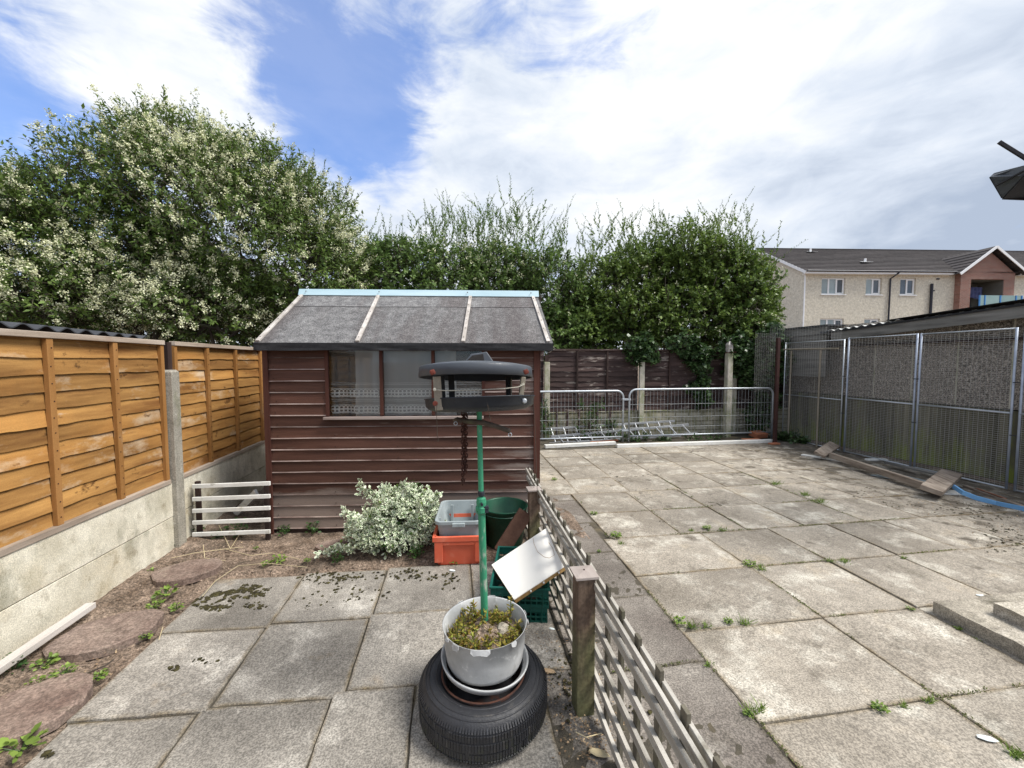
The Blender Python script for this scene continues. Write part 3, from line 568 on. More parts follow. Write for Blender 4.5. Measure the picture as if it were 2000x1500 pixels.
# window
wf = L('window', MB().mm(.543, .573, -.024, .03, 1.095, 1.735).mm(1.985, 2.012, -.024, .03, 1.095, 1.735).mm(1.038, 1.068, -.022, .03, 1.10, 1.735).mm(1.515, 1.545, -.022, .03, 1.10, 1.735), m_shedtrim, bevel=.002)
L('sill', MB().box((1.265, -.030, 1.081), (1.47, .055, .024)), m_shedsill, wf, bevel=.003)
for a, b in ((.573, 1.038), (1.068, 1.515), (1.545, 1.985)):
    L('pane', MB().mm(a, b, -.006, -.003, 1.10, 1.735), m_glass, wf)
def curtain(x0, x1, m, y=.06, amp=.018, z0=1.09, z1=1.735, fr=30, slope=0):
    def fn(u, v):
        x = x0+(x1-x0)*u+slope*(1-v)*u; z = z0+(z1-z0)*v
        return (x, y+amp*math.sin(x*fr+1.1*math.sin(z*5))*(.5+.5*(1-v))+.006*nz(x, z, 0, 11), z)
    return MB().grid(fn, 90, 10), fn
for (a, b, mt_, y_) in ((.57, 1.04, m_net, .07), (.80, 1.04, m_net2, .045), (1.06, 1.525, m_net2, .05), (1.54, 1.74, m_net2, .05), (1.70, 1.99, m_net, .075)):
    mb, fn = curtain(a, b, mt_, y_); cu = L('curtain', mb, mt_, wf, smooth=True)
    mb = MB()
    for (zc_, rr_) in ((1.31, .027), (1.155, .027)):
        for row, dz in ((0, .012), (1, -.012)):
            k = 0; x = a+.012
            while x < b-.012:
                vs = []; n = 12
                for q in range(n):
                    th = 2*math.pi*q/n
                    for r_ in (rr_*.95, rr_*.62):
                        px = x+r_*math.cos(th); pz = zc_+dz+r_*math.sin(th)*.8; u = min(1, max(0, (px-a)/(b-a)))
                        py = fn(u, (pz-1.09)/.645)[1]-.006
                        vs.append((px, py, pz))
                mb.add(vs, [(2*q, 2*((q+1) % n), 2*((q+1) % n)+1, 2*q+1) for q in range(n)]); x += .036
        for dz, h in ((-.036, .006), (.036, .005), (.075, .003), (.09, .003)):
            n = 30; vs = []
            for q in range(n+1):
                u = q/n; p = fn(u, (zc_+dz-1.09)/.645)
                sc_ = .006*abs(math.sin(u*(b-a)*80)) if dz < 0 else 0
                vs += [(p[0], p[1]-.005, zc_+dz-sc_), (p[0], p[1]-.005, zc_+dz+h)]
            mb.add(vs, [(2*q, 2*q+2, 2*q+3, 2*q+1) for q in range(n)])
    L('lace_band', mb, m_lace, wf)
# roof
OV = .10; XL, XR = -.05, SW+.10
sl = (ZR-ZE)/(SD/2); ye = -.115; ze = ZE+sl*ye+.095
yr = SD/2; zr = ZR+.02
def roofpt(x, t, lift=0.0):          # t 0 at the front eave, 1 at the ridge
    # the front edge kicks out a little further at the left gable as on the real roof
    y = ye+(yr-ye)*t; z = ze+(zr-ze)*t; nrm = Vector((0, -(zr-ze), (yr-ye))).normalized()
    return Vector((x, y, z))+nrm*lift
XLe, XRe = -.03, SW+.13; XLr, XRr = -.01, SW+.08
def rx(s, t): return (XLe+(XRe-XLe)*s)*(1-t)+(XLr+(XRr-XLr)*s)*t
def felt(t0, t1, lift):
    def fn(u, v):
        t = t0+(t1-t0)*v; x = rx(u, t); return tuple(roofpt(x, t, lift+.004*nz(x, t, 0, 3)+.002*nz(x, t*3, 3, 9)))
    return MB().grid(fn, 60, 14)
rf = L('roof', felt(0, .74, .0), m_felt, solid=.004)
L('felt_strip', felt(.70, 1.0, .005), m_felt, rf, solid=.004)
def back(u, v):
    x = XLe+(XRe-XLe)*u; y = yr+(SD+.11-yr)*v; z = zr+(ze-zr)*v; return (x, y, z+.003*nz(x, y, 0, 3))
L('back_slope', MB().grid(back, 30, 8), m_felt, rf, solid=.004)
mb = MB()     # boarding under the felt
mb.add([roofpt(XLe+.01, 0, -.018), roofpt(XRe-.01, 0, -.018), roofpt(XRr-.01, 1, -.018), roofpt(XLr+.01, 1, -.018), roofpt(XLe+.01, 0, -.004), roofpt(XRe-.01, 0, -.004), roofpt(XRr-.01, 1, -.004), roofpt(XLr+.01, 1, -.004)], [(3, 2, 1, 0), (4, 5, 6, 7), (0, 1, 5, 4), (1, 2, 6, 5), (2, 3, 7, 6), (3, 0, 4, 7)])
L('roof_boarding', mb, m_darkbat, rf)
def fas(u, v):
    x = XLe+(XRe-XLe)*u; p = roofpt(x, 0, 0); return (x, p.y-.004+.006*nz(x, v, 0, 4), p.z+.002-v*(.068+.006*nz(x, 9, 0, 2)))
L('eaves_felt', MB().grid(fas, 60, 3), m_feltdark, rf, solid=.008)
for side, s0 in (('l', XLe), ('r', XRe)):
    sr = XLr if side == 'l' else XRr
    for t0, t1, in ((0, 1),):
        p = [roofpt(s0, 0, 0), roofpt(sr, 1, 0)]
        mb = MB().add([p[0], p[1], p[1]-Vector((0, 0, .06)), p[0]-Vector((0, 0, .06))], [(0, 1, 2, 3)])
        q0 = Vector((s0, SD+.11, ze)); q1 = Vector((sr, yr, zr)); mb.add([q0, q1, q1-Vector((0, 0, .06)), q0-Vector((0, 0, .06))], [(0, 1, 2, 3)])
        L('gable_felt', mb, m_feltdark, rf, solid=.008)
for s0, s1, w_ in ((.012, .012, .036), (.338, .325, .036), (.693, .712, .034), (.984, .978, .034)):
    a = roofpt(rx(s0, .01), .01, .013); b = roofpt(rx(s1, .97), .97, .013)
    bt = L('roof_batten', MB().beam(a, b, w_, .018, up=(0, -.6, .8)), m_batten, rf, bevel=.002)
    mb = MB()
    for k in range(6):
        c = a.lerp(b, .06+k*.17)+Vector((random.uniform(-.008, .008), -.006, .010)); mb.lathe([(.0045, 0), (.0045, .003), (0, .003)], c, 8)
    L('nail', mb, m_darkbat, bt)
mb = MB(); a = Vector((XLr-.005, yr-.035, zr+.012)); b = Vector((XRr+.01, yr-.035, zr+.012))
mb.beam(a+Vector((0, -.01, 0)), b+Vector((0, -.01, 0)), .013, .075, up=(0, .35, .9))
mb.beam(a+Vector((0, .075, .0)), b+Vector((0, .075, .0)), .013, .075, up=(0, -.35, .9))
rb = L('ridge_board', mb, m_blue, rf, bevel=.002)
mb = MB()
for s_ in (.03, .33, .70, .97): mb.lathe([(.006, 0), (.006, .004), (0, .004)], (XLr+(XRr-XLr)*s_, yr-.06, zr+.02), 8, M=Matrix.Rotation(R(60), 3, 'X'))
L('screw', mb, m_rust, rb)
mb = MB(); p = Vector((XRe, ye, ze-.03)); mb.tube([p, p+Vector((.02, -.01, -.015)), p+Vector((-.03, .0, -.05)), p+Vector((-.10, .04, -.075))], .0018, 4)
L('loose_wire', mb, m_cord)

# white slatted panel between the fence post and the shed
sp = thing('slatted_panel', 'low white slatted panel closing the gap between fence post and shed', 'panel', G(452, 1046))
for k, yy in enumerate((947, 972, 995, 1018, 1041)):
    a = AY(376, yy+3, 3.86); b = AY(528, yy-3, 3.80); h = .036
    MB().beam(a, b, .016, h).build('slat', m_whitepaint, sp, bevel=.003)
    mb = MB()
    for q in (a.lerp(b, .04), a.lerp(b, .955)): mb.lathe([(.008, -.012), (.008, 0), (0, 0)], q, 10, M=Matrix.Rotation(R(90), 3, 'X'))
    mb.build('screw_head', m_darkbat, sp)
a = AY(386, 940, 3.90); MB().box((a.x, a.y, a.z/2-.01), (.035, .03, a.z+.02)).build('stake', m_darkbat, sp)
a = AY(520, 940, 3.85); MB().box((a.x, a.y, a.z/2-.01), (.035, .03, a.z+.02)).build('stake', m_darkbat, sp)
# things leaning in the dark gap behind it
o = MB().beam((-2.25, 4.45, .02), (-1.95, 4.25, .30), .03, .07).build('white_offcut', m_whitepaint, None, bevel=.003)
tag(o, 'pale board leaning in the dark gap behind the white slatted panel', 'board', base=(-2.2, 4.4, 0))

# stepping stones and timber in the soil bed
def stone(px, py, rx_, ry_, lab, seed, rz=0, h=.022):
    c = G(px, py); n = 26; pts = []
    for k in range(n):
        th = 2*math.pi*k/n; r_ = 1+.16*nz(math.cos(th), math.sin(th), seed, 1.6)+.05*nz(math.cos(th), math.sin(th), seed+5, 5)
        x = rx_*r_*math.cos(th); y = ry_*r_*math.sin(th); pts.append((c.x+x*math.cos(rz)-y*math.sin(rz), c.y+x*math.sin(rz)+y*math.cos(rz)))
    vs = []; zs = (-.03, h*.7, h, h+.002, h+.001); ks = (1.0, 1.0, .96, .6, .0)
    for z, k in zip(zs, ks): vs += [(c.x+(x-c.x)*k, c.y+(y-c.y)*k, z+.012+(.006*nz(x*k, y*k, seed, 12) if k < 1 else 0)) for x, y in pts]
    fs = [(j*n+i, j*n+(i+1) % n, (j+1)*n+(i+1) % n, (j+1)*n+i) for j in range(4) for i in range(n)]
    o = MB().add(vs, fs).build('stepping_stone', m_stone, None, smooth=False)
    tag(o, lab, 'stepping stone', 'sandstone stepping stones in the soil bed', (c.x, c.y, 0))
stone(208, 1243, .255, .18, 'reddish oval stepping stone beside the pale timber batten by the left fence', 1, R(28))
stone(366, 1119, .225, .15, 'brown stepping stone nearest the concrete fence post and mossy slab', 4, R(12))
stone(38, 1400, .25, .20, 'pinkish stepping stone at the bottom left corner beside the broad-leaved plant', 8, R(30))
stone(665, 1068, .20, .12, 'half-hidden flat stone in the soil under the variegated shrub', 12, R(0), .012)
o = MB().beam(G(-60, 1345, .09), G(178, 1182, .085), .055, .035).build('timber_batten', m_batten, None, bevel=.003)
tag(o, 'pale weathered batten lying in the soil against the gravel board', 'timber', base=G(60, 1270))
o = MB().tube([G(170, 1315, .02), G(205, 1300, .03), G(222, 1288, .02)], .004, 5).build('twig', m_bark); tag(o, 'short dark twig on the soil beside the oval stone', 'twig', base=G(200, 1300))

# ================================================================== TRELLIS
tr = thing('trellis_fence', 'low weathered lattice trellis with two capped square posts dividing the yard', 'trellis', (.60, 1.70, 0))
TX = .635
def post(x, y, zt, w_=.082, cap=True):
    p = MB().add([(x+a*w_/2*k, y+b*w_/2*k, z) for z, k in ((-.05, 1), (.13, 1.02), (.26, 1), (zt, 1)) for a, b in ((-1, -1), (1, -1), (1, 1), (-1, 1))],
        [(j*4+i, j*4+(i+1) % 4, j*4+4+(i+1) % 4, j*4+4+i) for j in range(3) for i in range(4)]+[(12, 13, 14, 15)]).build('post', m_post, tr, bevel=.003)
    c = MB().mm(x-w_*.65, x+w_*.65, y-w_*.65, y+w_*.65, zt+.001, zt+.012)
    c.add([(x-w_*.65, y-w_*.65, zt+.0125), (x+w_*.65, y-w_*.65, zt+.0125), (x+w_*.65, y+w_*.65, zt+.0125), (x-w_*.65, y+w_*.65, zt+.0125), (x, y, zt+.022)], [(0, 1, 4), (1, 2, 4), (2, 3, 4), (3, 0, 4)])
    c.build('cap', m_cap, p, bevel=.0015)
    MB().lathe([(.004, 0), (.004, .003), (0, .003)], (x, y, zt+.021), 8).build('nail', m_darkbat, p)
post(.582, 1.70, .635); post(.618, 3.02, .60); 
def trellis(y0, y1, x0, x1, label=None):
    f = lambda y: x0+(x1-x0)*(y-y0)/(y1-y0)
    mb = MB(); zs = (.055, .175, .295, .415, .525)
    for z in zs:
        vs = []
        for k in range(9):
            y = y0+(y1-y0)*k/8; vs.append((f(y)+.004*nz(y, z, 0, 2), y, z+.006*nz(y, z, 3, 1.5)))
        mb = MB(); lv = []; lf_ = []
        for q, p_ in enumerate(vs):
            for (dx, dz) in ((-.0075, -.017), (.0075, -.017), (.0075, .017), (-.0075, .017)): lv.append((p_[0]+dx, p_[1], p_[2]+dz))
            if q: lf_ += [(4*q-4+c_, 4*q-4+(c_+1) % 4, 4*q+(c_+1) % 4, 4*q+c_) for c_ in range(4)]
        lf_ += [(0, 1, 2, 3), (4*q+3, 4*q+2, 4*q+1, 4*q)]
        mb.add(lv, lf_, rnd=random.random()).build('lath', m_trel, tr)
    for dx_, zz_ in ((-.008, .600), (.024, .597)): MB().beam((f(y0)+dx_, y0, zz_), (f(y1)+dx_, y1, zz_), .014, .030, rnd=.3+dx_*9).build('top_rail', m_trel, tr, bevel=.002)
    y = y0+.09
    while y < y1-.04:
        MB().beam((f(y)+.0165, y, .01), (f(y)+.017, y+random.uniform(-.004, .004), .645+random.uniform(-.010, .012)), .014, .032, up=(0, 1, 0)).build('upright', m_trelV, tr, bevel=.0015); y += .148
trellis(1.76, 2.985, TX, TX+.02); trellis(-.15, 1.72, .585, TX-.004); trellis(3.05, 3.62, TX+.02, TX+.04)

# ================================================================== TYRE, POT AND BIRD TABLE
TC = V(.127, 1.758, 0)
ty = thing('car_tyre', 'old black car tyre lying flat on the slabs under the aluminium pot', 'tyre', TC)
prof = [(r_ if r_ < .19 else .19+(r_-.19)*.90, z_*.96) for r_, z_ in [(.178, .165), (.185, .188), (.205, .197), (.235, .203), (.262, .196), (.284, .178), (.297, .150), (.301, .10), (.298, .055), (.286, .026), (.262, .008), (.235, .002), (.2, .01), (.185, .03), (.178, .05)]]
NT = 150
def twob(th, z): return .004*math.sin(th*2)
mb = MB().lathe(prof, TC, NT, closed=True, wob=twob)
mb.build('tyre_body', m_tyre, ty, smooth=True)
mb = MB()   # tread blocks and shoulder ribs
for k in range(150):
    th = 2*math.pi*k/150
    for (r_, z, dr, dz, wd) in ((.2890, .168, .007, .020, .0070), (.2988, .140, .005, .024, .0090), (.3012, .103, .005, .032, .0090), (.2988, .065, .005, .024, .0090), (.290, .037, .008, .020, .0070)):
        if random.random() < .06: continue
        r_ = .19+(r_-.19)*.90; z *= .96
        t2 = th+(.012 if z < .11 else 0)
        mb.box((TC.x+r_*math.cos(t2), TC.y+r_*math.sin(t2), z), (dr, wd, dz), Matrix.Rotation(t2, 3, 'Z') @ Matrix.Rotation(R(-40) if z > .15 else (R(40) if z < .05 else 0), 3, 'Y'))
mb.build('tread', m_tyre, ty)
mb = MB()
for r_, z_ in ((.2125, .1925), (.244, .193), (.260, .1858)): mb.lathe([(r_-.002, z_-.002), (r_-.001, z_+.0022), (r_+.0015, z_+.0022), (r_+.003, z_-.003)], TC, 96)
mb.build('sidewall_ridge', m_tyre, ty, smooth=True)
mb = MB().lathe([(.186, .178), (.190, .190), (.184, .195), (.176, .186), (.172, .160), (.165, .12), (.150, .10), (.12, .098), (.05, .11), (.0, .11)], TC, 64)
wh = mb.build('wheel', m_rim, ty, smooth=True)
mb = MB().lathe([(.1835, .1955), (.1885, .1975), (.1915, .194)], TC, 64); mb.build('rim_edge', m_rust, wh, smooth=True)
mb = MB()
for k in range(20):
    th = 2*math.pi*k/20; c = Vector((TC.x+.1545*math.cos(th), TC.y+.1545*math.sin(th), .1185)); Mx = Matrix.Rotation(th, 3, 'Z') @ Matrix.Rotation(R(-52), 3, 'Y')
    mb.lathe([(.014, 0), (.014, .003), (0, .003)], c, 12, M=Mx)
mb.build('vent_hole_shade', m_darkroom, wh)  # dark discs painted on for the shade inside the vents
PC = V(.137, 1.790, 0)
pt = thing('aluminium_pot', 'battered aluminium cooking pot planter standing on the old tyre', 'planter pot', (PC.x, PC.y, .2))
tilt = Matrix.Rotation(R(-2), 3, 'Y')
def pw(th, z): return .006*math.sin(2*th+1)+.004*math.sin(5*th)
mb = MB().lathe([(.0, .212), (.145, .212), (.166, .222), (.176, .245), (.184, .30), (.190, .40), (.194, .402), (.190, .398), (.181, .33), (.178, .30)], PC, 64, wob=pw)
pb = mb.build('pot_wall', m_pot, pt, smooth=True)
mb = MB()   # broken plastic-like tabs round the rim
for a0, a1, dz in ((-112, -88, .028), (-138, -128, .03), (-152, -146, .016), (-60, -52, .024), (-12, -6, .018), (8, 14, .02), (70, 80, .018), (120, 128, .02)):
    vs = []; n = 6
    for q in range(n+1):
        th = R(a0+(a1-a0)*q/n); rr = .1975*(1+pw(th, .4)); d_ = dz*.8*(1+.12*math.sin(q*1.3+a0))*(.55 if q in (0, n) else 1)
        vs += [(PC.x+rr*math.cos(th), PC.y+rr*math.sin(th), .4035), (PC.x+(rr+.004)*math.cos(th), PC.y+(rr+.004)*math.sin(th), .4035-d_)]
    mb.add(vs, [(2*q, 2*q+2, 2*q+3, 2*q+1) for q in range(n)])
mb.build('rim_tab', m_pot, pb, solid=.0025)
def so_(u, v):
    th = 2*math.pi*u; r_ = .181*v; x = PC.x+r_*math.cos(th); y = PC.y+r_*math.sin(th); return (x, y, .325+.05*nz(x, y, 0, 11)*(1.2-v)+.02*nz(x, y, 1, 34)+.022*(1-v))
MB().grid(so_, 48, 14).build('soil_fill', m_soil, pt)
ring_t = Matrix.Rotation(R(5), 3, 'Y') @ Matrix.Rotation(R(3), 3, 'X')
o = MB().lathe([(.176, .0), (.192, .004), (.2, .022), (.203, .032), (.198, .034), (.192, .024), (.18, .012)], (PC.x-.003, PC.y-.004, .212), 64, M=ring_t).build('collar_ring', m_pot, None, smooth=True)
tag(o, 'pale aluminium collar ring lying round the foot of the pot on the tyre', 'ring', base=(PC.x, PC.y, .205))
o = MB().lathe([(0, 0), (.026, .004), (.034, .018), (.026, .032), (0, .038)], (PC.x+.085, PC.y+.0, .335), 12, wob=lambda th, z: .18*math.sin(3*th+z*80)).build('pebble', m_step, None); tag(o, 'pale rough stone lying on the soil inside the aluminium pot', 'stone', base=(PC.x+.085, PC.y, .335))

bt = thing('bird_table', 'bird feeder made of a grey dustbin lid roof and black tray on a green pole', 'bird feeder', (.142, 1.865, .33))
P0 = V(.142, 1.865, .33); P1 = AY(940, 985, 1.86); P2 = AY(936, 806, 1.86)
MB().tube([P0, P1+V(0, 0, .02)], .0175, 20).build('pole', m_greenpole, bt, smooth=False)
MB().tube([P1, P2+V(0, 0, .01)], .0125, 16).build('upper_pole', m_greenpole, bt)
cl = MB().lathe([(.0, .034), (.015, .034), (.021, .03), (.024, .012), (.022, -.008), (.027, -.012), (.027, -.034), (.020, -.045), (0, -.045)], P1, 18)
cl = cl.build('clamp', m_greenpole, bt)
mb = MB().box(P1+V(.022, -.012, -.02), (.022, .02, .03)); mb.tube([P1+V(.0, -.02, .012), P1+V(.0, -.042, .012)], .006, 8); mb.tube([P1+V(-.02, -.015, -.028), P1+V(.034, -.02, -.012)], .005, 8)
mb.build('clamp_bolt', m_tray, cl)
MB().lathe([(.014, 0), (.0165, .006), (.0165, .02), (.014, .026)], P1+V(0, 0, .04), 14).build('pole_collar', m_tray, bt)
FC = AY(938, 788, 1.87)        # tray
tm = Matrix.Rotation(R(-1.2), 3, 'Y') @ Matrix.Rotation(R(-6.0), 3, 'X')
mb = MB().lathe([(0, -.036), (.15, -.036), (.205, -.032), (.238, -.020), (.250, -.008), (.254, .024), (.258, .026), (.257, .030), (.250, .029), (.243, -.006), (.21, -.02), (0, -.026)], FC, 64, M=tm)
tray = mb.build('tray', m_tray, bt, smooth=True)
LC = AY(930, 719.5, 1.87)        # lid
lm = Matrix.Rotation(R(.6), 3, 'Y') @ Matrix.Rotation(R(-5.8), 3, 'X')
mb = MB().lathe([(0, .026), (.08, .025), (.15, .021), (.21, .013), (.250, .005), (.257, .003), (.260, -.001), (.2625, -.044), (.258, -.045), (.255, -.006), (.21, .004), (.10, .014), (0, .018)], LC, 72, M=lm)
lid = mb.build('lid_roof', m_feeder, bt, smooth=True)
hp = lambda x, y, z: LC+lm @ Vector((x, y, z-.004))
mb = MB()   # arched carry handle on the lid
mb.add([hp(-.060, -.035, .024), hp(.085, -.035, .024), hp(.085, .035, .024), hp(-.060, .035, .024), hp(-.025, -.028, .068), hp(.048, -.028, .080), hp(.048, .028, .080), hp(-.025, .028, .068)], [(0, 1, 5, 4), (2, 3, 7, 6), (1, 2, 6, 5), (3, 0, 4, 7), (4, 5, 6, 7)])
mb.build('lid_handle', m_feeder, lid, bevel=.004)
MB().add([hp(-.048, -.0352, .032), hp(.036, -.0352, .032), hp(.030, -.0305, .068), hp(-.020, -.0305, .060)], [(0, 1, 2, 3)]).build('handle_opening_shade', m_darkroom, lid, solid=.003)  # dark plate on the solid handle, painted shade of its opening
def prop(pa, pb, w_, d_, m_): MB().beam(pa, pb, w_, d_, up=(0, 1, 0)).build('prop', m_, bt, bevel=.002)
fr = 1.66
prop(AY(858, 801, 1.70), AY(853, 735, 1.70), .033, .022, m_prop); prop(AY(868, 797, 1.745), AY(864, 735, 1.745), .016, .03, m_black)
prop(AY(1017, 778, 1.70), AY(1022, 736, 1.70), .020, .02, m_prop)
prop(AY(994, 775, 1.99), AY(993, 735, 1.99), .028, .02, m_black); prop(AY(998.5, 775, 1.96), AY(998.5, 740, 1.96), .006, .02, m_prop)
prop(AY(883, 778, 2.02), AY(881, 733, 2.02), .03, .02, m_black)
mb = MB()
for (x, y, Y) in ((845, 727, 1.612), (1027, 726, 1.632)):
    c = AY(x, y, Y); mb.lathe([(.010, .0), (.012, -.004), (.011, -.012), (.005, -.014), (0, -.014)], c, 10, M=Matrix.Rotation(R(-90), 3, 'X'), wob=lambda th, z: .12*math.sin(4*th))
mb.build('bolt', m_redbolt, lid)
mb = MB()
for (x, y, Y) in ((850, 788, 1.665),):
    mb.lathe([(.010, 0), (.011, -.004), (.008, -.012), (0, -.012)], AY(x, y, Y), 10, M=Matrix.Rotation(R(-90), 3, 'X'))
mb.build('bolt', m_redbolt, tray)
MB().lathe([(.010, 0), (.012, -.003), (.007, -.010), (0, -.010)], AY(1024, 783, 1.69), 8, M=Matrix.Rotation(R(-90), 3, 'X')).build('wing_nut', m_galv, tray)
mb = MB()
mb.tube([AY(849, 761, 1.68), AY(870, 763, 1.665), AY(930, 762, 1.66), AY(985, 759, 1.665), AY(1012, 756, 1.675), AY(1024, 751, 1.68), AY(1018, 748, 1.70)], .0022, 6)
mb.lathe([(.0, -.007), (.006, -.004), (.007, .002), (.004, .007), (0, .008)], AY(849, 761, 1.672), 8)
for k in range(3): mb.tube([AY(1016+3*k, 752-2*k, 1.685), AY(1024, 753-k, 1.683)], .002, 5)
mb.build('tie_cord', m_cord, bt)
mb = MB()
mb.tube([AY(852, 790, 1.655), AY(853, 815, 1.655), AY(854, 850, 1.655), AY(857, 861, 1.655)], .0012, 5); mb.tube([AY(857, 861, 1.655), AY(853, 862, 1.655)], .0012, 5)
mb.build('hanging_string', m_bark, bt); mb = MB()
mb.tube([AY(948, 774, 1.622), AY(953, 794, 1.622), AY(956, 812, 1.63), AY(958, 822, 1.63)], .0014, 5)
mb.build('hanging_string', m_bark, bt); mb = MB()
mb.tube([AY(1036, 772, 1.72), AY(1041, 768, 1.70), AY(1042, 790, 1.70), AY(1045, 835, 1.71), AY(1047, 900, 1.71), AY(1050, 980, 1.71)], .0012, 5)
mb.build('hanging_string', m_bark, bt)
pts = [AY(886, 821, 1.90), AY(893, 819, 1.885), AY(905, 822, 1.875), AY(925, 824, 1.84), AY(945, 826, 1.835), AY(970, 833, 1.84), AY(996, 842, 1.85)]
ab = MB().tube(pts, [.007, .0105, .012, .0115, .0125, .011, .0115], 10).build('cross_branch', m_bark, bt, smooth=True)
mb = MB()
for (x, y, Y) in ((996, 849, 1.845), (890, 827, 1.885)):
    c = AY(x, y, Y); mb.tube([c+V(.008*math.cos(a), 0, .008*math.sin(a)) for a in np.linspace(0, 2*math.pi, 13)], .0022, 6)
mb.build('hook_ring', m_galv, ab)
ch = thing('rusty_chain', 'dark rusty chain hanging from the bird feeder cross branch beside the green pole', 'chain', AY(907, 945, 1.875))
mb = MB(); zt = AY(907, 806, 1.875); zb = AY(907, 946, 1.875); n = 26
for strand, dx in ((0, -.0065), (1, .0065)):
    for k in range(n if strand == 0 else n-4):
        c = zt.lerp(zb, (k+.5)/n)+V(dx+.002*math.sin(k*1.7+strand), .002*math.cos(k), 0); ph = R(90) if (k+strand) % 2 else 0
        pts = [c+V(.0072*math.cos(a)*math.cos(ph), .0072*math.cos(a)*math.sin(ph), .0105*math.sin(a)) for a in np.linspace(0, 2*math.pi, 9)]
        mb.tube(pts, .0034, 5, caps=False)
mb.build('links', m_rustchain, ch)

# ================================================================== CRATES AND TUB BY THE SHED
def open_box(mb, x0, x1, y0, y1, z0, z1, tp, th, rz=0, c=None, rr=.03):
    # tapered open box with rounded corners; tp = inset at the bottom
    c = Vector(c) if c is not None else V((x0+x1)/2, (y0+y1)/2, 0); n = 6
    def loop(ins, z):
        L_ = []; a, b = (x1-x0)/2-ins, (y1-y0)/2-ins
        for (sx, sy, a0) in ((1, 1, 0), (-1, 1, 90), (-1, -1, 180), (1, -1, 270)):
            for k in range(n+1):
                t = R(a0+90*k/n); x = sx*(a-rr)+rr*math.cos(t); y = sy*(b-rr)+rr*math.sin(t)
                L_.append((c.x+x*math.cos(rz)-y*math.sin(rz), c.y+x*math.sin(rz)+y*math.cos(rz), z))
        return L_
    loops = [loop(tp, z0), loop(0, z1), loop(th, z1), loop(tp+th, z0+th)]
    m = len(loops[0]); vs = sum(loops, [])
    fs = [(j*m+i, j*m+(i+1) % m, (j+1)*m+(i+1) % m, (j+1)*m+i) for j in range(3) for i in range(m)]+[tuple(range(m-1, -1, -1)), tuple(range(3*m, 4*m))]
    return mb.add(vs, fs)
# orange box
bc = V(.055, 3.33, 0); brz = R(-5)
ob = thing('orange_crate', 'faded orange plastic crate beneath the grey box between shrub and green tub', 'crate', bc, brz)
def LB(x0, x1, y0, y1): return dict(x0=x0, x1=x1, y0=y0, y1=y1)
mb = MB(); open_box(mb, -.19, .19, -.24, .24, .0, .235, .018, .008, c=(0, 0, 0)); mb.build('crate_wall', m_orangebox, ob, local=True)
mb = MB()
for (x0, x1, y0, y1) in ((-.205, .205, -.256, -.2385), (-.205, .205, .2385, .256), (-.2065, -.1885, -.2395, .2395), (.1885, .2065, -.2395, .2395)): mb.mm(x0, x1, y0, y1, .196, .237)
mb.mm(-.19, -.125, -.252, -.228, .03, .196); mb.mm(.125, .19, -.252, -.228, .03, .196); mb.mm(-.125, .125, -.25, -.236, .165, .196)
mb.build('crate_rim', m_orangebox, ob, local=True, bevel=.004)
gb = thing('grey_crate', 'empty grey plastic box nested on top of the orange crate', 'crate', (bc.x, bc.y+.02, .1), brz)
mb = MB(); open_box(mb, -.178, .178, -.235, .235, .02, .245, .03, .006, c=(0, 0, 0), rr=.05); mb.build('box_wall', m_greybox, gb, local=True, smooth=False)
mb = MB(); open_box(mb, -.192, .192, -.25, .25, .222, .248, .0, .014, c=(0, 0, 0), rr=.055)
mb.f.pop(); mb.r.pop(); mb.m.pop(); mb.f.pop(); mb.r.pop(); mb.m.pop()
mb.mm(-.05, .05, -.268, -.248, .208, .238); mb.mm(-.05, .05, .248, .268, .208, .238)
mb.build('box_rim', m_greybox, gb, local=True, bevel=.004)
for q_ in ((-.102, -.078, .190, .204), (.078, .102, .190, .204), (-.172, -.158, -.1, -.08), (.158, .172, -.1, -.08)): MB().mm(*q_, .05, .222).build('box_rib', m_greybox, gb, local=True, bevel=.003)
# green round tub
tc_ = V(.44, 3.44, 0)
tb = thing('green_tub', 'round dark green plastic tub standing against the shed corner', 'tub', tc_)
tmx = Matrix.Rotation(R(0), 3, 'X')
mb = MB().lathe([(0, .0), (.155, .0), (.162, .01), (.195, .325), (.203, .327), (.204, .338), (.198, .341), (.190, .332), (.158, .02), (0, .014)], tc_, 56, M=tmx); mb.build('tub_wall', m_greentub, tb, smooth=True)
mb = MB().lathe([(.199, .290), (.2035, .294), (.199, .298)], tc_, 56); mb.tube([tc_+V(-.200, -.02, .33), tc_+V(-.222, -.05, .27), tc_+V(-.2, -.08, .22)], .003, 6); mb.build('tub_band', m_greentub, tb)
# brown board leaning in the tub
a = G(1000, 1093, .10); b = AY(1030, 1003, 3.22)
o = MB().beam(G(978, 1078, .13), AY(1027, 1000, 3.02), .115, .04, up=(.35, -.6, .7)).build('brown_board', m_brownwood, None, bevel=.003); tag(o, 'short brown board leaning out of the round green tub', 'board', base=G(990, 1085, .1))
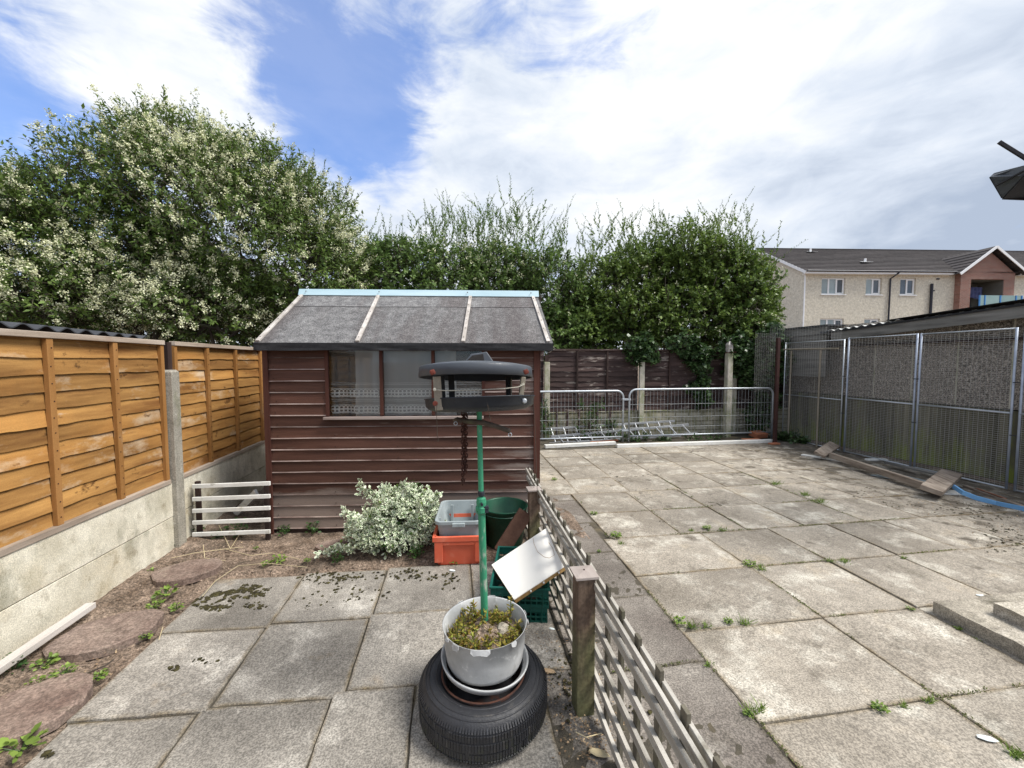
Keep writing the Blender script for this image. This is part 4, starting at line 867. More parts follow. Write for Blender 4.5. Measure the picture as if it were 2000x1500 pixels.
# green slotted crates, one in the other, with rubble and a white board
gc = V(.445, 2.59, 0)
crz = R(-12)
def slotted(name, label, z0, sc, hgt, cen, rz):
    t = thing(name, label, 'crate', (cen.x, cen.y, z0), rz, None)
    W_, D_ = .175*sc, .265*sc
    mb = MB(); th = .006
    mb.mm(-W_+.006, W_-.006, -D_+.006, D_-.006, 0, .006)
    mb.build('crate_base', m_greencrate, t, local=True)
    mb = MB()
    def wall(p, q, outn):
        # vertical ribs, horizontal bands and slots between them
        p = Vector(p); q = Vector(q); d = (q-p); Ln = d.length; d.normalize()
        bands = [(0, .014), (.034, .044), (.062, .070), (hgt-.042, hgt)]
        for z_0, z_1 in bands: mb.beam(p+V(0, 0, (z_0+z_1)/2), q+V(0, 0, (z_0+z_1)/2), th, z_1-z_0)
        n = int(Ln/.032)
        for k in range(n+1):
            c = p+d*(Ln*k/n); mb.beam(c+V(0, 0, .001), c+V(0, 0, hgt-.041), .007, th*.98, up=tuple(outn))
    wall((-W_, -D_, 0), (W_, -D_, 0), (0, 1, 0)); wall((-W_, D_, 0), (W_, D_, 0), (0, 1, 0)); wall((-W_, -D_, 0), (-W_, D_, 0), (1, 0, 0)); wall((W_, -D_, 0), (W_, D_, 0), (1, 0, 0))
    mb.build('crate_side', m_greencrate, t, local=True)
    mb = MB(); e_ = .010
    for (x0, x1, y0, y1) in ((-W_-e_, W_+e_, -D_-e_, -D_+.005), (-W_-e_, W_+e_, D_-.005, D_+e_), (-W_-e_, -W_+.005, -D_+.0055, D_-.0055), (W_-.005, W_+e_, -D_+.0055, D_-.0055)): mb.mm(x0, x1, y0, y1, hgt-.009, hgt+.003)
    for k in range(5): x = -W_+.03+k*(2*W_-.06)/4; mb.mm(x-.003, x+.003, -D_-.008, -D_-.003, .0, hgt-.01)
    mb.build('crate_rim', m_greencrate, t, local=True, bevel=.0015)
    return t
slotted('green_crate', 'lower of the two stacked green slotted crates beside the trellis', .002, .96, .105, gc, crz)
slotted('green_crate', 'upper green slotted crate holding rubble and the white board', .110, 1.0, .115, gc, crz)
mb = MB()
for k in range(60):
    x = random.uniform(-.15, .15); y = random.uniform(-.24, .24); s_ = random.uniform(.02, .05)
    p = Matrix.Rotation(crz, 3, 'Z') @ Vector((x, y, 0)); mb.lathe([(0, -s_*.5), (s_*.7, -s_*.2), (s_*.8, s_*.2), (0, s_*.5)], (gc.x+p.x, gc.y+p.y, .15+random.uniform(0, .025)), 7, M=Matrix.Rotation(random.random()*6, 3, 'X') @ Matrix.Rotation(random.random()*6, 3, 'Z'))
o = mb.build('rubble', m_debris); o['kind'] = 'stuff'; o['label'] = 'dark rubble and leaves in the upper green crate'; o['category'] = 'rubble'
# white laminate board
D = G(960, 1103, .245); Cc = G(1004, 1171, .245); 
def _px(p):
    d = np.array(p)-O3; z = d @ FW; return 1000+FPX*(d @ RT)/z, 750-FPX*(d @ UP)/z
_best = None
for zA in np.arange(.30, .62, .01):
    A = G(1069, 1030, zA); B = A+(Cc-D); e_ = abs(_px(B)[0]-1104)+abs(_px(B)[1]-1105)
    if _best is None or e_ < _best[0]: _best = (e_, zA)
print('board fit', _best)
A = G(1069, 1030, .43); _n = (Cc-D).cross(A-D); _r = Vector(ray(1104, 1105)); B = Vector(O3)+_r*((D-Vector(O3)).dot(_n)/_r.dot(_n))
nrm = (Cc-D).cross(A-D).normalized(); nrm = nrm if nrm.z > 0 else -nrm
wb = thing('white_board', 'white laminated board with a chipped corner leaning from the green crate onto the trellis', 'board', tuple((D+Cc)/2))
MB().prism([D, Cc, B, A], -nrm*.004).build('board_face', m_whitebd, wb)
MB().prism([D-nrm*.0042, Cc-nrm*.0042, B-nrm*.0042, A-nrm*.0042], -nrm*.022).build('chipboard_core', m_chip, wb)
mb = MB()
for t in (.3, .55, .85): c = Cc.lerp(B, t)-nrm*.012+(Cc-D).normalized()*.002; mb.lathe([(.006, 0), (.006, .004), (0, .005)], c, 10, M=(Cc-D).to_track_quat('Z', 'Y').to_matrix())
mb.build('screw_cap', m_whitepaint, wb)
cpts = [(1041, 1050), (1043, 1062), (1050, 1078), (1063, 1088), (1073, 1090), (1083, 1084), (1080, 1072), (1072, 1060)]
def onboard(x, y):
    r = Vector(ray(x, y)); o_ = Vector(O3); t = (D-o_).dot(nrm)/r.dot(nrm); return o_+r*t+nrm*.0005
mb = MB().tube([onboard(*p) for p in cpts], .0012, 4, caps=False); mb.build('crack', m_chip, wb)

# ================================================================== BACK OF THE YARD
YB = 8.1
bf = thing('back_fence', 'dark brown lap fence between pale concrete posts at the back of the yard', 'fence', (4.5, YB, 0))
def back_panel(x0, x1, z0, z1, nb, bats, seed):
    mb = MB(); pitch = (z1-.03-z0)/nb; pf = lambda l, z, o: (l, YB-o, z)
    for i in range(nb+1): zb = z0+pitch*i-.01; waney_board(mb, pf, 0, x0, x1, zb, min(zb+pitch*1.28, z1-.01), .010, -.008, .007, .020, seed+i*3.7, 40)
    pn = mb.build('fence_panel', m_darkfence, bf)
    mb = MB()
    for x in bats: mb.mm(x-.02, x+.02, YB-.038, YB-.014, z0, z1-.035); mb.mm(x-.02, x+.02, YB+.012, YB+.03, z0, z1-.035)
    mb.build('batten', m_darkbat, pn, bevel=.002)
    MB().mm(x0, x1, YB-.045, YB+.03, z1-.033, z1).build('top_rail', m_darkfence, pn, bevel=.003)
for i, (a, b, bats) in enumerate(((-2.3, -.2, (-1.8, -1.2, -.6)), (-.1, 1.86, (.4, .9, 1.4)), (1.96, 3.93, (2.57, 3.23)), (4.03, 6.10, (4.65, 5.3)), (6.2, 8.2, (6.8, 7.4)))): back_panel(a, b, .56, 1.87, 12, bats, 10+i*17)
for x in (-.15, 1.91, 3.98, 6.15, 8.2):
    MB().mm(x-.055, x+.055, YB-.11, YB-.05, -.05, 1.60 if x > 1 else 1.7).build('concrete_post', m_concpostB, bf, bevel=.008)
    MB().mm(x-.04, x+.04, YB-.05, YB-.02, .1, 1.75).build('post_infill', m_darkbat, bf)
tp_ = G(1420, 852)
cp = thing('tall_concrete_post', 'tall pale concrete post standing in front of the dark back fence', 'post', (tp_.x, tp_.y, 0))
mb = MB(); w2 = .062; z0 = -.05; px_, py_ = tp_.x-.01, tp_.y
mb.add([(px_+a*k, py_+b*k, z) for z, k in ((-.05, w2), (1.80, w2*.92)) for a, b in ((-1, -1), (1, -1), (1, 1), (-1, 1))], [(0, 1, 5, 4), (1, 2, 6, 5), (2, 3, 7, 6), (3, 0, 4, 7), (4, 5, 6, 7)])
mb.build('post_body', m_concpostB, cp, bevel=.008)
mb = MB().add([(px_+a*k, py_+b*k, z) for z, k in ((1.802, .050), (1.97, .050), (2.04, .02)) for a, b in ((-1, -1), (1, -1), (1, 1), (-1, 1))], [(0, 1, 5, 4), (1, 2, 6, 5), (2, 3, 7, 6), (3, 0, 4, 7), (4, 5, 9, 8), (5, 6, 10, 9), (6, 7, 11, 10), (7, 4, 8, 11), (8, 9, 10, 11)])
mb.build('timber_head', m_batten, cp)
mb = MB().mm(px_-.066, px_+.066, py_-.066, py_+.066, 1.79, 1.801); mb.tube([(px_-.13, py_-.05, 1.80), (px_+.12, py_-.06, 1.81)], .004, 6); mb.build('wire_band', m_rustchain, cp)
# low block wall under the fence
lw = thing('low_block_wall', 'low mossy whitewashed block wall beneath the dark back fence', 'wall', (4.5, YB+.12, 0))
def lwf(u, v): return (-2.3+u*10.5, YB-.018-.008*nz(u*60, v*3, 0, 1)+.03*(v > .98), -.05+v*.60)
MB().grid(lwf, 300, 14).build('wall_face', m_lowwall, lw)
MB().mm(-2.3, 8.2, YB-.03, YB+.10, .535, .556).build('wall_top', m_concpostB, lw, bevel=.004)
# dark stakes in front of wall
mb = MB()
for x in (2.12, 2.35, 2.6, 3.0, 3.28): mb.mm(x-.02, x+.02, YB-.10, YB-.07, -.02, .56)
mb.mm(1.95, 3.85, YB-.10, YB-.069, .565, .60)
o = mb.build('stake_rail', m_darkfence); tag(o, 'dark low rail with stakes in front of the whitewashed block wall', 'rail', base=(2.8, YB-.08, 0))
# hooped galvanised barriers
def barrier(x0, x1, y, ztop, zlow, label, hl=True, hr=True):
    b_ = thing('mesh_barrier', label, 'barrier', ((x0+x1)/2, y, 0), 0, 'galvanised hooped mesh barriers')
    rr = .14; pts = []
    if hl: pts += [(x0, y, .0), (x0, y, ztop-rr)]+[(x0+rr-rr*math.cos(t), y, ztop-rr+rr*math.sin(t)) for t in np.linspace(.2, math.pi/2, 7)]
    else: pts += [(x0, y, ztop)]
    if hr: pts += [(x1-rr+rr*math.sin(t), y, ztop-rr+rr*math.cos(t)) for t in np.linspace(0, math.pi/2-.2, 7)]+[(x1, y, ztop-rr), (x1, y, 0)]
    else: pts += [(x1, y, ztop)]
    f = MB().tube(pts, .020, 10).build('hoop_frame', m_galv, b_, smooth=True)
    MB().tube([(x0, y, zlow), (x1, y, zlow)], .016, 8).build('bottom_rail', m_galv, b_, smooth=True)
    mb = MB(); x = x0+.07
    while x < x1-.03: mb.tube([(x, y, zlow), (x, y, ztop-(.0 if x0+rr < x < x1-rr else .04))], .0024, 4, caps=False); x += .075
    for z in (ztop-.30, ztop-.56, ztop-.76): mb.tube([(x0, y, z), (x1, y, z)], .0025, 4, caps=False)
    mb.build('wire_mesh', m_wireB, b_)
    return b_
Yb1 = 7.50
ba = AY(1217, 800, Yb1).x; bb = AY(1228, 800, Yb1).x; bc2 = AY(1513, 800, 7.42).x
barrier(.95, ba, Yb1, AY(1150, 764, Yb1).z, .11, 'shorter hooped mesh barrier half hidden behind the shed corner, left of its twin')
barrier(bb, bc2, Yb1-.02, AY(1300, 760, Yb1).z, .12, 'longer hooped mesh barrier reaching the dark red cage post')
mb = MB().mm(ba-.03, bb+.03, Yb1-.035, Yb1+.02, .84, .875).mm(ba-.03, bb+.03, Yb1-.035, Yb1+.02, .22, .25)
o = mb.build('barrier_coupling', m_galv, None, bevel=.004); tag(o, 'metal couplings clamping the two hooped barriers together', 'coupling', base=(ba, Yb1, .25))
# ladders
def ladder(p0, p1, q0, q1, n, label):
    t = thing('ladder', label, 'ladder', tuple(q0), 0, 'aluminium ladder sections behind the barriers')
    for a, b in ((p0, p1), (q0, q1)): MB().beam(a, b, .022, .045).build('rail', m_alu, t, bevel=.003)
    for k in range(n):
        s_ = (k+.5)/n; MB().tube([p0.lerp(p1, s_), q0.lerp(q1, s_)], .014, 8).build('rung', m_alu, t)
ladder(AY(1064, 838, 7.95), AY(1318, 822, 7.98), AY(1073, 866, 7.72), AY(1330, 851, 7.75), 11, 'upper aluminium ladder lying on its side against the block wall')
ladder(AY(1076, 853, 7.80), AY(1345, 829, 7.84), AY(1088, 868, 7.66), AY(1362, 846, 7.68), 10, 'lower aluminium ladder section overlapping the first behind the barriers')
o = MB().beam(G(1064, 875)+V(0, 0, .03), G(1201, 868)+V(0, 0, .03), .085, .06).build('white_beam', m_whitepaint, None, bevel=.004); tag(o, 'shorter white painted beam on the paving edge next to the shed', 'beam', 'white beams along the back edge of the paving', G(1130, 874))
o = MB().beam(G(1204, 874)+V(0, 0, .03), G(1508, 864)+V(0, 0, .03), .085, .062).build('white_beam', m_whitepaint, None, bevel=.004); tag(o, 'longer white painted beam ending at the dark red cage post', 'beam', 'white beams along the back edge of the paving', G(1350, 869))
o = MB().beam(G(1153, 864, .02), G(1207, 860, .02), .04, .03).build('orange_stick', m_redbrick, None, bevel=.004); tag(o, 'short orange tube lying behind the white beam under the ladder', 'tube', base=G(1180, 862))
def brick(px, py, dims, rz, lab, z=0, rx=0):
    c = G(px, py); o = MB().box((c.x, c.y, z+dims[2]/2), dims, Matrix.Rotation(rz, 3, 'Z') @ Matrix.Rotation(rx, 3, 'X')).build('loose_brick', m_redbrick, None, bevel=.006); tag(o, lab, 'brick', 'loose bricks at the back right corner', (c.x, c.y, z))
brick(1481, 856, (.30, .2, .10), R(10), 'large buff block in the back corner below the barrier end', .03, R(12)); brick(1468, 862, (.36, .14, .05), R(-4), 'broken flat brick lying under the buff block'); brick(1512, 868, (.2, .1, .03), R(8), 'small orange brick piece at the foot of the dark red post')

# ================================================================== CAGE AND OUTBUILDING
XC = 6.8
cg = thing('mesh_cage', 'welded mesh run on galvanised poles in front of the outbuilding', 'cage', (XC, 5.5, 0))
def cage_panel(y0, y1, z0, z1, mid=.97, frame=.013, matf=m_galvB, x=XC, label=None, top=True):
    for y in (y0+.013, y1-.013): MB().tube([(x, y, z0), (x, y, z1)], frame, 8).build('frame_post', matf, cg, label, smooth=True)
    f = MB()
    for z in ([z0+.012, z1-.012] if top else [z0+.012]): f.tube([(x, y0+.02, z), (x, y1-.02, z)], frame*.8, 8)
    f.tube([(x, y0+.02, mid), (x, y1-.02, mid)], frame*.9, 8); f.build('frame_rail', m_galv, cg, smooth=True)
    mb = MB(); y = y0+.03
    while y < y1-.02: mb.tube([(x+.012, y, z0), (x+.012, y, z1)], .0016, 3, caps=False); y += .05
    z = z0+.02
    while z < z1: mb.tube([(x+.014, y0+.02, z), (x+.014, y1-.02, z)], .0016, 3, caps=False); z += .0262
    mb.build('wire_mesh', m_wire, cg)
cage_panel(6.10, 7.38, .02, 2.0, .93, .011, m_galv)
for y in (6.55, 7.20): MB().tube([(XC-.02, y, 0.0), (XC-.02, y, 1.83)], .016, 8).build('door_post', m_prop, cg)
MB().tube([(XC-.02, 6.2, 1.84), (XC-.02, 7.4, 1.86)], .014, 8).build('door_rail', m_prop, cg)
for a, b in ((4.985, 6.045), (3.93, 4.96), (2.87, 3.88), (1.8, 2.85)): cage_panel(a, b, .02, 2.02)
mb = MB(); z = 2.04     # loose strip of mesh above the far gate, running up to the roof
while z < 2.36: mb.tube([(XC+.02, 6.2, z), (XC-.25, 7.5, z+.01)], .0013, 3, caps=False); z += .0262
y = 6.2
while y < 7.5: t = (y-6.2)/1.3; mb.tube([(XC+.02-.27*t, y, 2.0), (XC+.02-.27*t, y, 2.36-.05*t)], .0012, 3, caps=False); y += .05
x = 6.15
while x < 6.6: mb.tube([(x, 7.42, .3), (x, 7.42, 2.2)], .0012, 3, caps=False); x += .05
z = 1.0
while z < 2.2: mb.tube([(6.15, 7.42, z), (6.6, 7.42, z)], .0013, 3, caps=False); z += .0262
mb.build('loose_mesh', m_wire, cg)
for y in (6.07, 4.97, 3.905):
    for z in (.7, 1.35): MB().tube([(XC-.02, y-.03, z), (XC-.02, y+.03, z)], .006, 6).build('cable_tie', m_drain, cg)
dp = G(1513, 866); MB().box((dp.x, dp.y, 1.02), (.06, .05, 2.1)).build('corner_post', m_redpost, cg, bevel=.004)

ob_ = thing('outbuilding', 'long low outbuilding with pebbledash upper panels and mossy lower boards behind the mesh', 'outbuilding', (7.6, 5.0, 0))
XW = 7.55; YF = 8.0
mb = MB()
ys_ = [8.0, 7.4, 6.8, 6.2, 5.6, 5.0, 4.4, 3.8, 3.2, 2.6, 2.0, 1.0]
for a, b in zip(ys_[1:], ys_[:-1]): mb.mm(XW, XW+.05, a+.006, b-.006, .95, 2.32)
mb.build('pebbledash_panel', m_pebble, ob_)
mb = MB()
for y in ys_[1:-1]: mb.mm(XW-.004, XW+.03, y-.009, y+.009, .96, 2.30)
mb.build('panel_joint', m_concpostB, ob_)
mb = MB(); y = 1.0
while y < 8.0:
    w_ = random.choice([.12, .15, .3, .42, .09] if y < 4.5 else [.08, .1, .13, .16]); mb.mm(XW-.02+random.uniform(-.006, .006), XW+.02, y, min(y+w_-.006, 8.0), -.05, .94+random.uniform(-.01, 0)); y += w_
mb.build('lower_boarding', m_plank, ob_)
MB().mm(XW+.055, XW+3.0, 7.9, 8.0, -.05, 2.2).build('end_wall', m_plank, ob_)
MB().mm(XW+.03, XW+.045, 1.0, 7.9, -.05, 2.3).build('inner_lining', m_darkroom, ob_)
XE = 7.22
def ez(y): return 2.195+(6.58-y)*.060
mb = MB().beam((XE, 6.75, ez(6.75)-.10), (XE, 1.5, ez(1.5)-.10), .03, .155); mb.build('fascia', m_greyboard, ob_, bevel=.004)
mb = MB().beam((XE-.012, 6.8, ez(6.8)-.008), (XE-.012, 1.5, ez(1.5)-.008), .05, .03); mb.build('eaves_felt', m_feltdark, ob_)
def rc(u, v): y = 1.5+u*5.35; return ((XE-.03 if y > 5.55 else XE+.12)+v*3.2, y, ez(y)+.02-v*.25+.018*math.sin(y*2*math.pi/.146))
MB().grid(rc, 500, 2).build('roof_sheet', m_corrw, ob_, solid=.008)
def rc2(u, v): y = 1.4+u*4.35; return (XE-.055+v*3.2, y, ez(y)+.052-v*.25)
MB().grid(rc2, 10, 2).build('roof_felt', m_feltdark, ob_, solid=.008)
MB().mm(XE-.02, XE+.02, 6.86, 8.15, 2.14, 2.29).build('fascia', m_greyboard, ob_, bevel=.004)
MB().mm(XE-.06, XE+3, 6.8, 8.3, 2.30, 2.33).build('roof_deck', m_feltdark, ob_)
mb = MB().mm(XE, XE+.02, 6.86, 8.1, 1.3, 2.135); mb.build('side_panel', m_greyboard, ob_)
mb = MB().tube([(XE-.03, 6.78, 2.2), (XE-.05, 6.86, 2.16), (XE-.04, 6.95, 2.18)], .02, 8); mb.build('gutter_end', m_corr, ob_)
MB().mm(XW-.1, XW-.02, 1.0, 7.9, 1.9, 1.93).build('shelf_rail', m_darkbat, ob_)

# ---- timber and scraps lying along the cage
def bar(pa, pb, w_, h_, m_, name, lab, cat, za=0, zb=0, group=None, bev=.004, up=(0, 0, 1)):
    a = G(*pa, za); b = G(*pb, zb); o = MB().beam(a+V(0, 0, h_/2), b+V(0, 0, h_/2), w_, h_, up=up).build(name, m_, None, bevel=bev); tag(o, lab, cat, group, G((pa[0]+pb[0])/2, (pa[1]+pb[1])/2)); return o
ba_ = thing('old_bench_frame', 'weathered timber beam with a cross block at each end lying along the cage', 'timber frame', tuple(G(1730, 930)))
a = G(1622, 889, .09); b = G(1824, 955, .07)
MB().beam(a, b, .06, .085).build('long_beam', m_oldwood, ba_, bevel=.005)
MB().beam(G(1600, 888, .10), G(1630, 868, .20), .16, .045, up=(-.5, -.6, .7)).build('cross_block', m_oldwood, ba_, bevel=.006)
MB().beam(G(1818, 958, .11), G(1858, 925, .15), .19, .06, up=(-.2, -.3, .9)).build('cross_block', m_oldwood, ba_, bevel=.006)
bar((1730, 905), (1838, 930), .07, .03, m_greyboard, 'board', 'greenish thin board lying behind the weathered bench beam', 'board', .05, .06)
bar((1775, 938), (1835, 962), .06, .03, m_brownwood, 'brown_plank', 'dark brown plank tucked under the near end of the bench beam', 'plank', .0, .0)
bar((1566, 889), (1690, 909), .09, .02, m_whitepaint, 'white_strip', 'long white strip on the paving under the far end of the bench beam', 'strip')
bar((1693, 900), (1730, 899), .08, .03, m_whitepaint, 'white_strip', 'small white offcut lying behind the middle of the bench beam', 'strip')
def sheet(pts, h_, m_, name, lab, cat, z=0.005):
    P = [G(*p)+V(0, 0, z) for p in pts]; o = MB().prism(P, (0, 0, h_)).build(name, m_, None, bevel=.0015); tag(o, lab, cat, base=P[0]-V(0, 0, z))
sheet([(1700, 929), (1790, 946), (1836, 958), (1850, 950), (1745, 925)], .008, m_greybox, 'grey_sheet', 'flat grey plastic sheet lying on the slabs in front of the bench beam', 'sheet')
sheet([(1820, 962), (1838, 966), (1900, 970), (1896, 965), (1850, 958)], .012, m_whitepaint, 'pale_sheet', 'thin pale splintered strip beside the near cross block', 'strip')
pp = [G(1862, 950, .10), G(1880, 962, .06), G(1905, 972, .03), G(1945, 983, .02), G(2010, 996, .02), G(2080, 1004, .02)]
mb = MB()
for a, b in zip(pp[:-1], pp[1:]): mb.beam(a, b+(b-a)*.02, .02, .05)
o = mb.build('blue_strip', m_bluestrip); tag(o, 'curved blue plastic strip lying along the foot of the cage', 'strip', base=G(1930, 985))
bar((1885, 952), (2060, 1015), .05, .03, m_oldwood, 'timber_batten', 'long thin batten against the cage behind the blue strip', 'timber', .0, .0)
bar((1905, 958), (1960, 978), .06, .03, m_redbrick, 'broken_plank', 'reddish broken plank between blue strip and batten', 'plank')

# ---- concrete steps at the bottom right
st = thing('concrete_steps', 'two low worn concrete steps at the lower right of the yard', 'steps', (3.4, 1.7, 0))
def step(x0, y1, z0, z1, seed):
    def j(x, y): return .028*nz(x, y, seed, 7)
    n = 26; xs = [x0+1.6*k/n for k in range(n+1)]; ysx = [y1-2.2*k/30 for k in range(31)]
    mb = MB()
    mb.grid(lambda u, v: (x0+u*1.6+(j(u*3, v*3) if u < .01 else 0), y1-v*2.2+(j(u*4, 7) if v < .01 else 0), z1+.004*nz(u*8, v*8, seed, 1)), 26, 30)
    mb.grid(lambda u, v: (x0+(j(0, u*3))+(.004*nz(u*30, v*4, 3, 1)), y1-u*2.2, z0+(z1-z0)*v+(.004*nz(0, u*8, seed, 1) if v > .99 else 0)), 30, 3)
    mb.grid(lambda u, v: (x0+u*1.6, y1+(j(u*4, 7)), z0+(z1-z0)*v), 26, 3)
    mb.build('step', m_step, st)
step(3.02, 2.05, -.02, .075, 3); step(3.225, 1.89, .06, .145, 9)

# ================================================================== FLATS BEYOND
bl = None
dirv = Vector((RT[0], RT[1], 0)); ang = math.atan2(dirv.y, dirv.x)+R(2.2)
C0 = AD(1573, 530, 26.0)
fb = thing('apartment_block', 'cream pebbledash block of flats with brown tiled roof beyond the outbuilding', 'building', (C0.x, C0.y, 0), ang)
def F(name, mb, m, parent=fb, **k): return mb.build(name, m, parent, local=True, **k)
EZ = C0.z; RZ = EZ+2.72; BD = 9.4; BL = 26.0
wins = []   # x0, x1, z0, z1, divisions
def WX(px): return (px-1573)/FPX*26.0*1.0
W1 = [(WX(1607), WX(1655), 'c'), (WX(1697), WX(1729), 'a'), (WX(1767), WX(1799), 'b')]
rowsz = [(6.02, 7.10), (3.37, 4.45), (.9, 1.98)]
holes = [(a, b, z0, z1) for (z0, z1) in rowsz for (a, b, k) in W1]
GX0, GX1 = WX(1879), WX(1990)
def wall_with_holes(x0, x1, z0, z1, holes, y=0.0, depth=.28):
    mb = MB(); xs = sorted(set([x0, x1]+[h for q in holes for h in q[:2]])); zs = sorted(set([z0, z1]+[h for q in holes for h in q[2:]]))
    for i in range(len(xs)-1):
        for j in range(len(zs)-1):
            cx = (xs[i]+xs[i+1])/2; cz = (zs[j]+zs[j+1])/2
            if any(h[0] < cx < h[1] and h[2] < cz < h[3] for h in holes): continue
            mb.add([(xs[i], y, zs[j]), (xs[i+1], y, zs[j]), (xs[i+1], y, zs[j+1]), (xs[i], y, zs[j+1])], [(0, 1, 2, 3)], rnd=.5)
    for h in holes:
        a, b, c, d = h
        for q in ([(a, y, c), (a, y+depth, c), (a, y+depth, d), (a, y, d)], [(b, y, c), (b, y, d), (b, y+depth, d), (b, y+depth, c)], [(a, y, d), (a, y+depth, d), (b, y+depth, d), (b, y, d)], [(a, y, c), (b, y, c), (b, y+depth, c), (a, y+depth, c)]): mb.add(q, [(0, 1, 2, 3)], rnd=.5)
    return mb
F('wall', wall_with_holes(0, GX0, -.06, EZ-.1, holes), m_render)
F('wall', wall_with_holes(GX1, BL, -.06, EZ-.1, [(GX1+2+k*3, GX1+3.2+k*3, z0, z1) for (z0, z1) in rowsz for k in range(3)]), m_render)
gw = MB().add([(0, 0, -.06), (0, BD, -.06), (0, BD, EZ-.1), (0, BD/2, RZ-.12), (0, 0, EZ-.1)], [(0, 4, 3, 2, 1)], rnd=.5); F('gable_wall', gw, m_render)
F('back_wall', MB().add([(0, BD, -.06), (BL, BD, -.06), (BL, BD, EZ-.1), (0, BD, EZ-.1)], [(0, 1, 2, 3)], rnd=.5).add([(BL, 0, -.06), (BL, BD, -.06), (BL, BD, EZ-.1), (BL, BD/2, RZ-.12), (BL, 0, EZ-.1)], [(0, 1, 2, 3, 4)], rnd=.5), m_render)
F('corner_bead', MB().mm(-.03, .03, -.03, .03, 0, EZ-.12), m_upvc)
def window(x0, x1, z0, z1, kind):
    fr = MB(); y0, y1 = .10, .17; t = .075
    fr.mm(x0, x1, y0, y1, z0, z0+t).mm(x0, x1, y0, y1, z1-t, z1).mm(x0, x0+t, y0, y1, z0+t, z1-t).mm(x1-t, x1, y0, y1, z0+t, z1-t)
    n = {'c': 3, 'a': 2, 'b': 2}[kind]; ps = []
    cuts = [x0+t]+[x0+(x1-x0)*k/n for k in range(1, n)]+[x1-t]
    for c in cuts[1:-1]: fr.mm(c-.05, c+.05, y0-.012, y1, z0+t, z1-t)
    q = cuts[-2]; fr.mm(q+.05, x1-t, y0-.02, y1-.02, z0+t, z0+t+.05).mm(q+.05, x1-t, y0-.02, y1-.02, z1-t-.05, z1-t).mm(x1-t-.05, x1-t, y0-.02, y1-.02, z0+t+.05, z1-t-.05)
    f = F('window', fr, m_upvc)
    for i in range(n): F('pane', MB().mm(cuts[i]+(.05 if i else 0), cuts[i+1]-(.05 if i < n-1 else 0), y0+.02, y0+.03, z0+t, z1-t), m_winlit if (kind in 'ac' and i < n-1) else m_winpane, f)
    F('sill', MB().mm(x0-.06, x1+.06, -.06, .12, z0-.06, z0-.003), m_upvc, f)
    F('room', MB().mm(x0-.3, x1+.3, .30, .34, z0-.3, z1+.3), m_darkroom, f)
for (z0, z1) in rowsz:
    for (a, b, k) in W1: window(a, b, z0, z1, k)
    for k in range(3): window(GX1+2+k*3, GX1+3.2+k*3, z0, z1, 'a')
# roof: courses of tiles as small steps
OH = .35
mb = MB(); nc = 17
def slope(mb, x0, x1, side):
    for k in range(nc):
        t0, t1 = k/nc, (k+1)/nc
        y0 = -OH+(BD/2+OH)*t0; y1 = -OH+(BD/2+OH)*(t1+.02); z0 = EZ-.08+(RZ-EZ+.08)*t0+.09; z1 = EZ-.08+(RZ-EZ+.08)*(t1+.02)+.01
        if side: y0, y1 = BD-y0, BD-y1
        n = int((x1-x0)/1.2)
        for q in range(n):
            a = x0+(x1-x0)*q/n; b = x0+(x1-x0)*(q+1)/n; P = [(a, y0, z0-.10), (b, y0, z0-.10), (b, y0, z0), (a, y0, z0), (b, y1, z1), (a, y1, z1)]
            mb.add(P, [(0, 1, 2, 3), (3, 2, 4, 5)] if not side else [(3, 2, 1, 0), (5, 4, 2, 3)])
slope(mb, -.25, BL+.2, 0); slope(mb, -.25, BL+.2, 1)
rf = F('roof', mb, m_tile)
mb = MB(); 
for x in np.arange(-.25, BL, .45): mb.tube([(x, BD/2, RZ+.01), (x+.44, BD/2, RZ+.01)], .10, 8)
F('ridge_tile', mb, m_tile, rf)
mb = MB()
mb.beam((-.24, -OH, EZ-.13), (-.24, BD/2, RZ-.06), .04, .17, up=(0, 0, 1)); mb.beam((-.24, BD+OH, EZ-.13), (-.24, BD/2+.02, RZ-.06), .04, .17)
F('bargeboard', mb, m_upvc, rf)
F('soffit', MB().mm(-.2, GX0-.4, -OH+.02, .0, EZ-.2, EZ-.16).mm(-.2, GX0-.4, -OH, -OH+.02, EZ-.2, EZ-.05).mm(GX1+.4, BL, -OH+.02, .0, EZ-.2, EZ-.16).mm(GX1+.4, BL, -OH, -OH+.02, EZ-.2, EZ-.05), m_upvc, rf)
F('gutter', MB().tube([(-.2, -OH-.06, EZ-.04), (GX0-.35, -OH-.06, EZ-.04)], .055, 8), m_drain, rf)
x = WX(1744)
F('downpipe', MB().tube([(x+.25, -OH-.06, EZ-.05), (x+.2, -OH-.05, EZ-.15), (x, -.08, EZ-.45), (x, -.08, 0)], .05, 8), m_drain)
x = WX(1829)
F('soil_pipe', MB().tube([(x, -.10, 0), (x, -.10, EZ-.75)], .075, 8).tube([(x, -.1, EZ-1.2), (x+.18, -.1, EZ-1.2)], .05, 6), m_drain)
F('vent', MB().box((WX(1843), -.03, EZ-.42), (.16, .08, .08)), m_drain)
for (px, t) in ((1672, .82), (1730, .33)):
    x = WX(px); y = -OH+(BD/2+OH)*t; z = EZ+(RZ-EZ)*t+.06
    F('roof_flashing', MB().add([(x-.45, y-.25, z-.04), (x+.5, y-.1, z+.02), (x+.15, y+.2, z+.09), (x-.1, y+.3, z+.12)], [(0, 1, 2, 3)]).tube([(x, y, z), (x, y, z+.25)], .06, 8), m_upvc, rf, solid=.01)
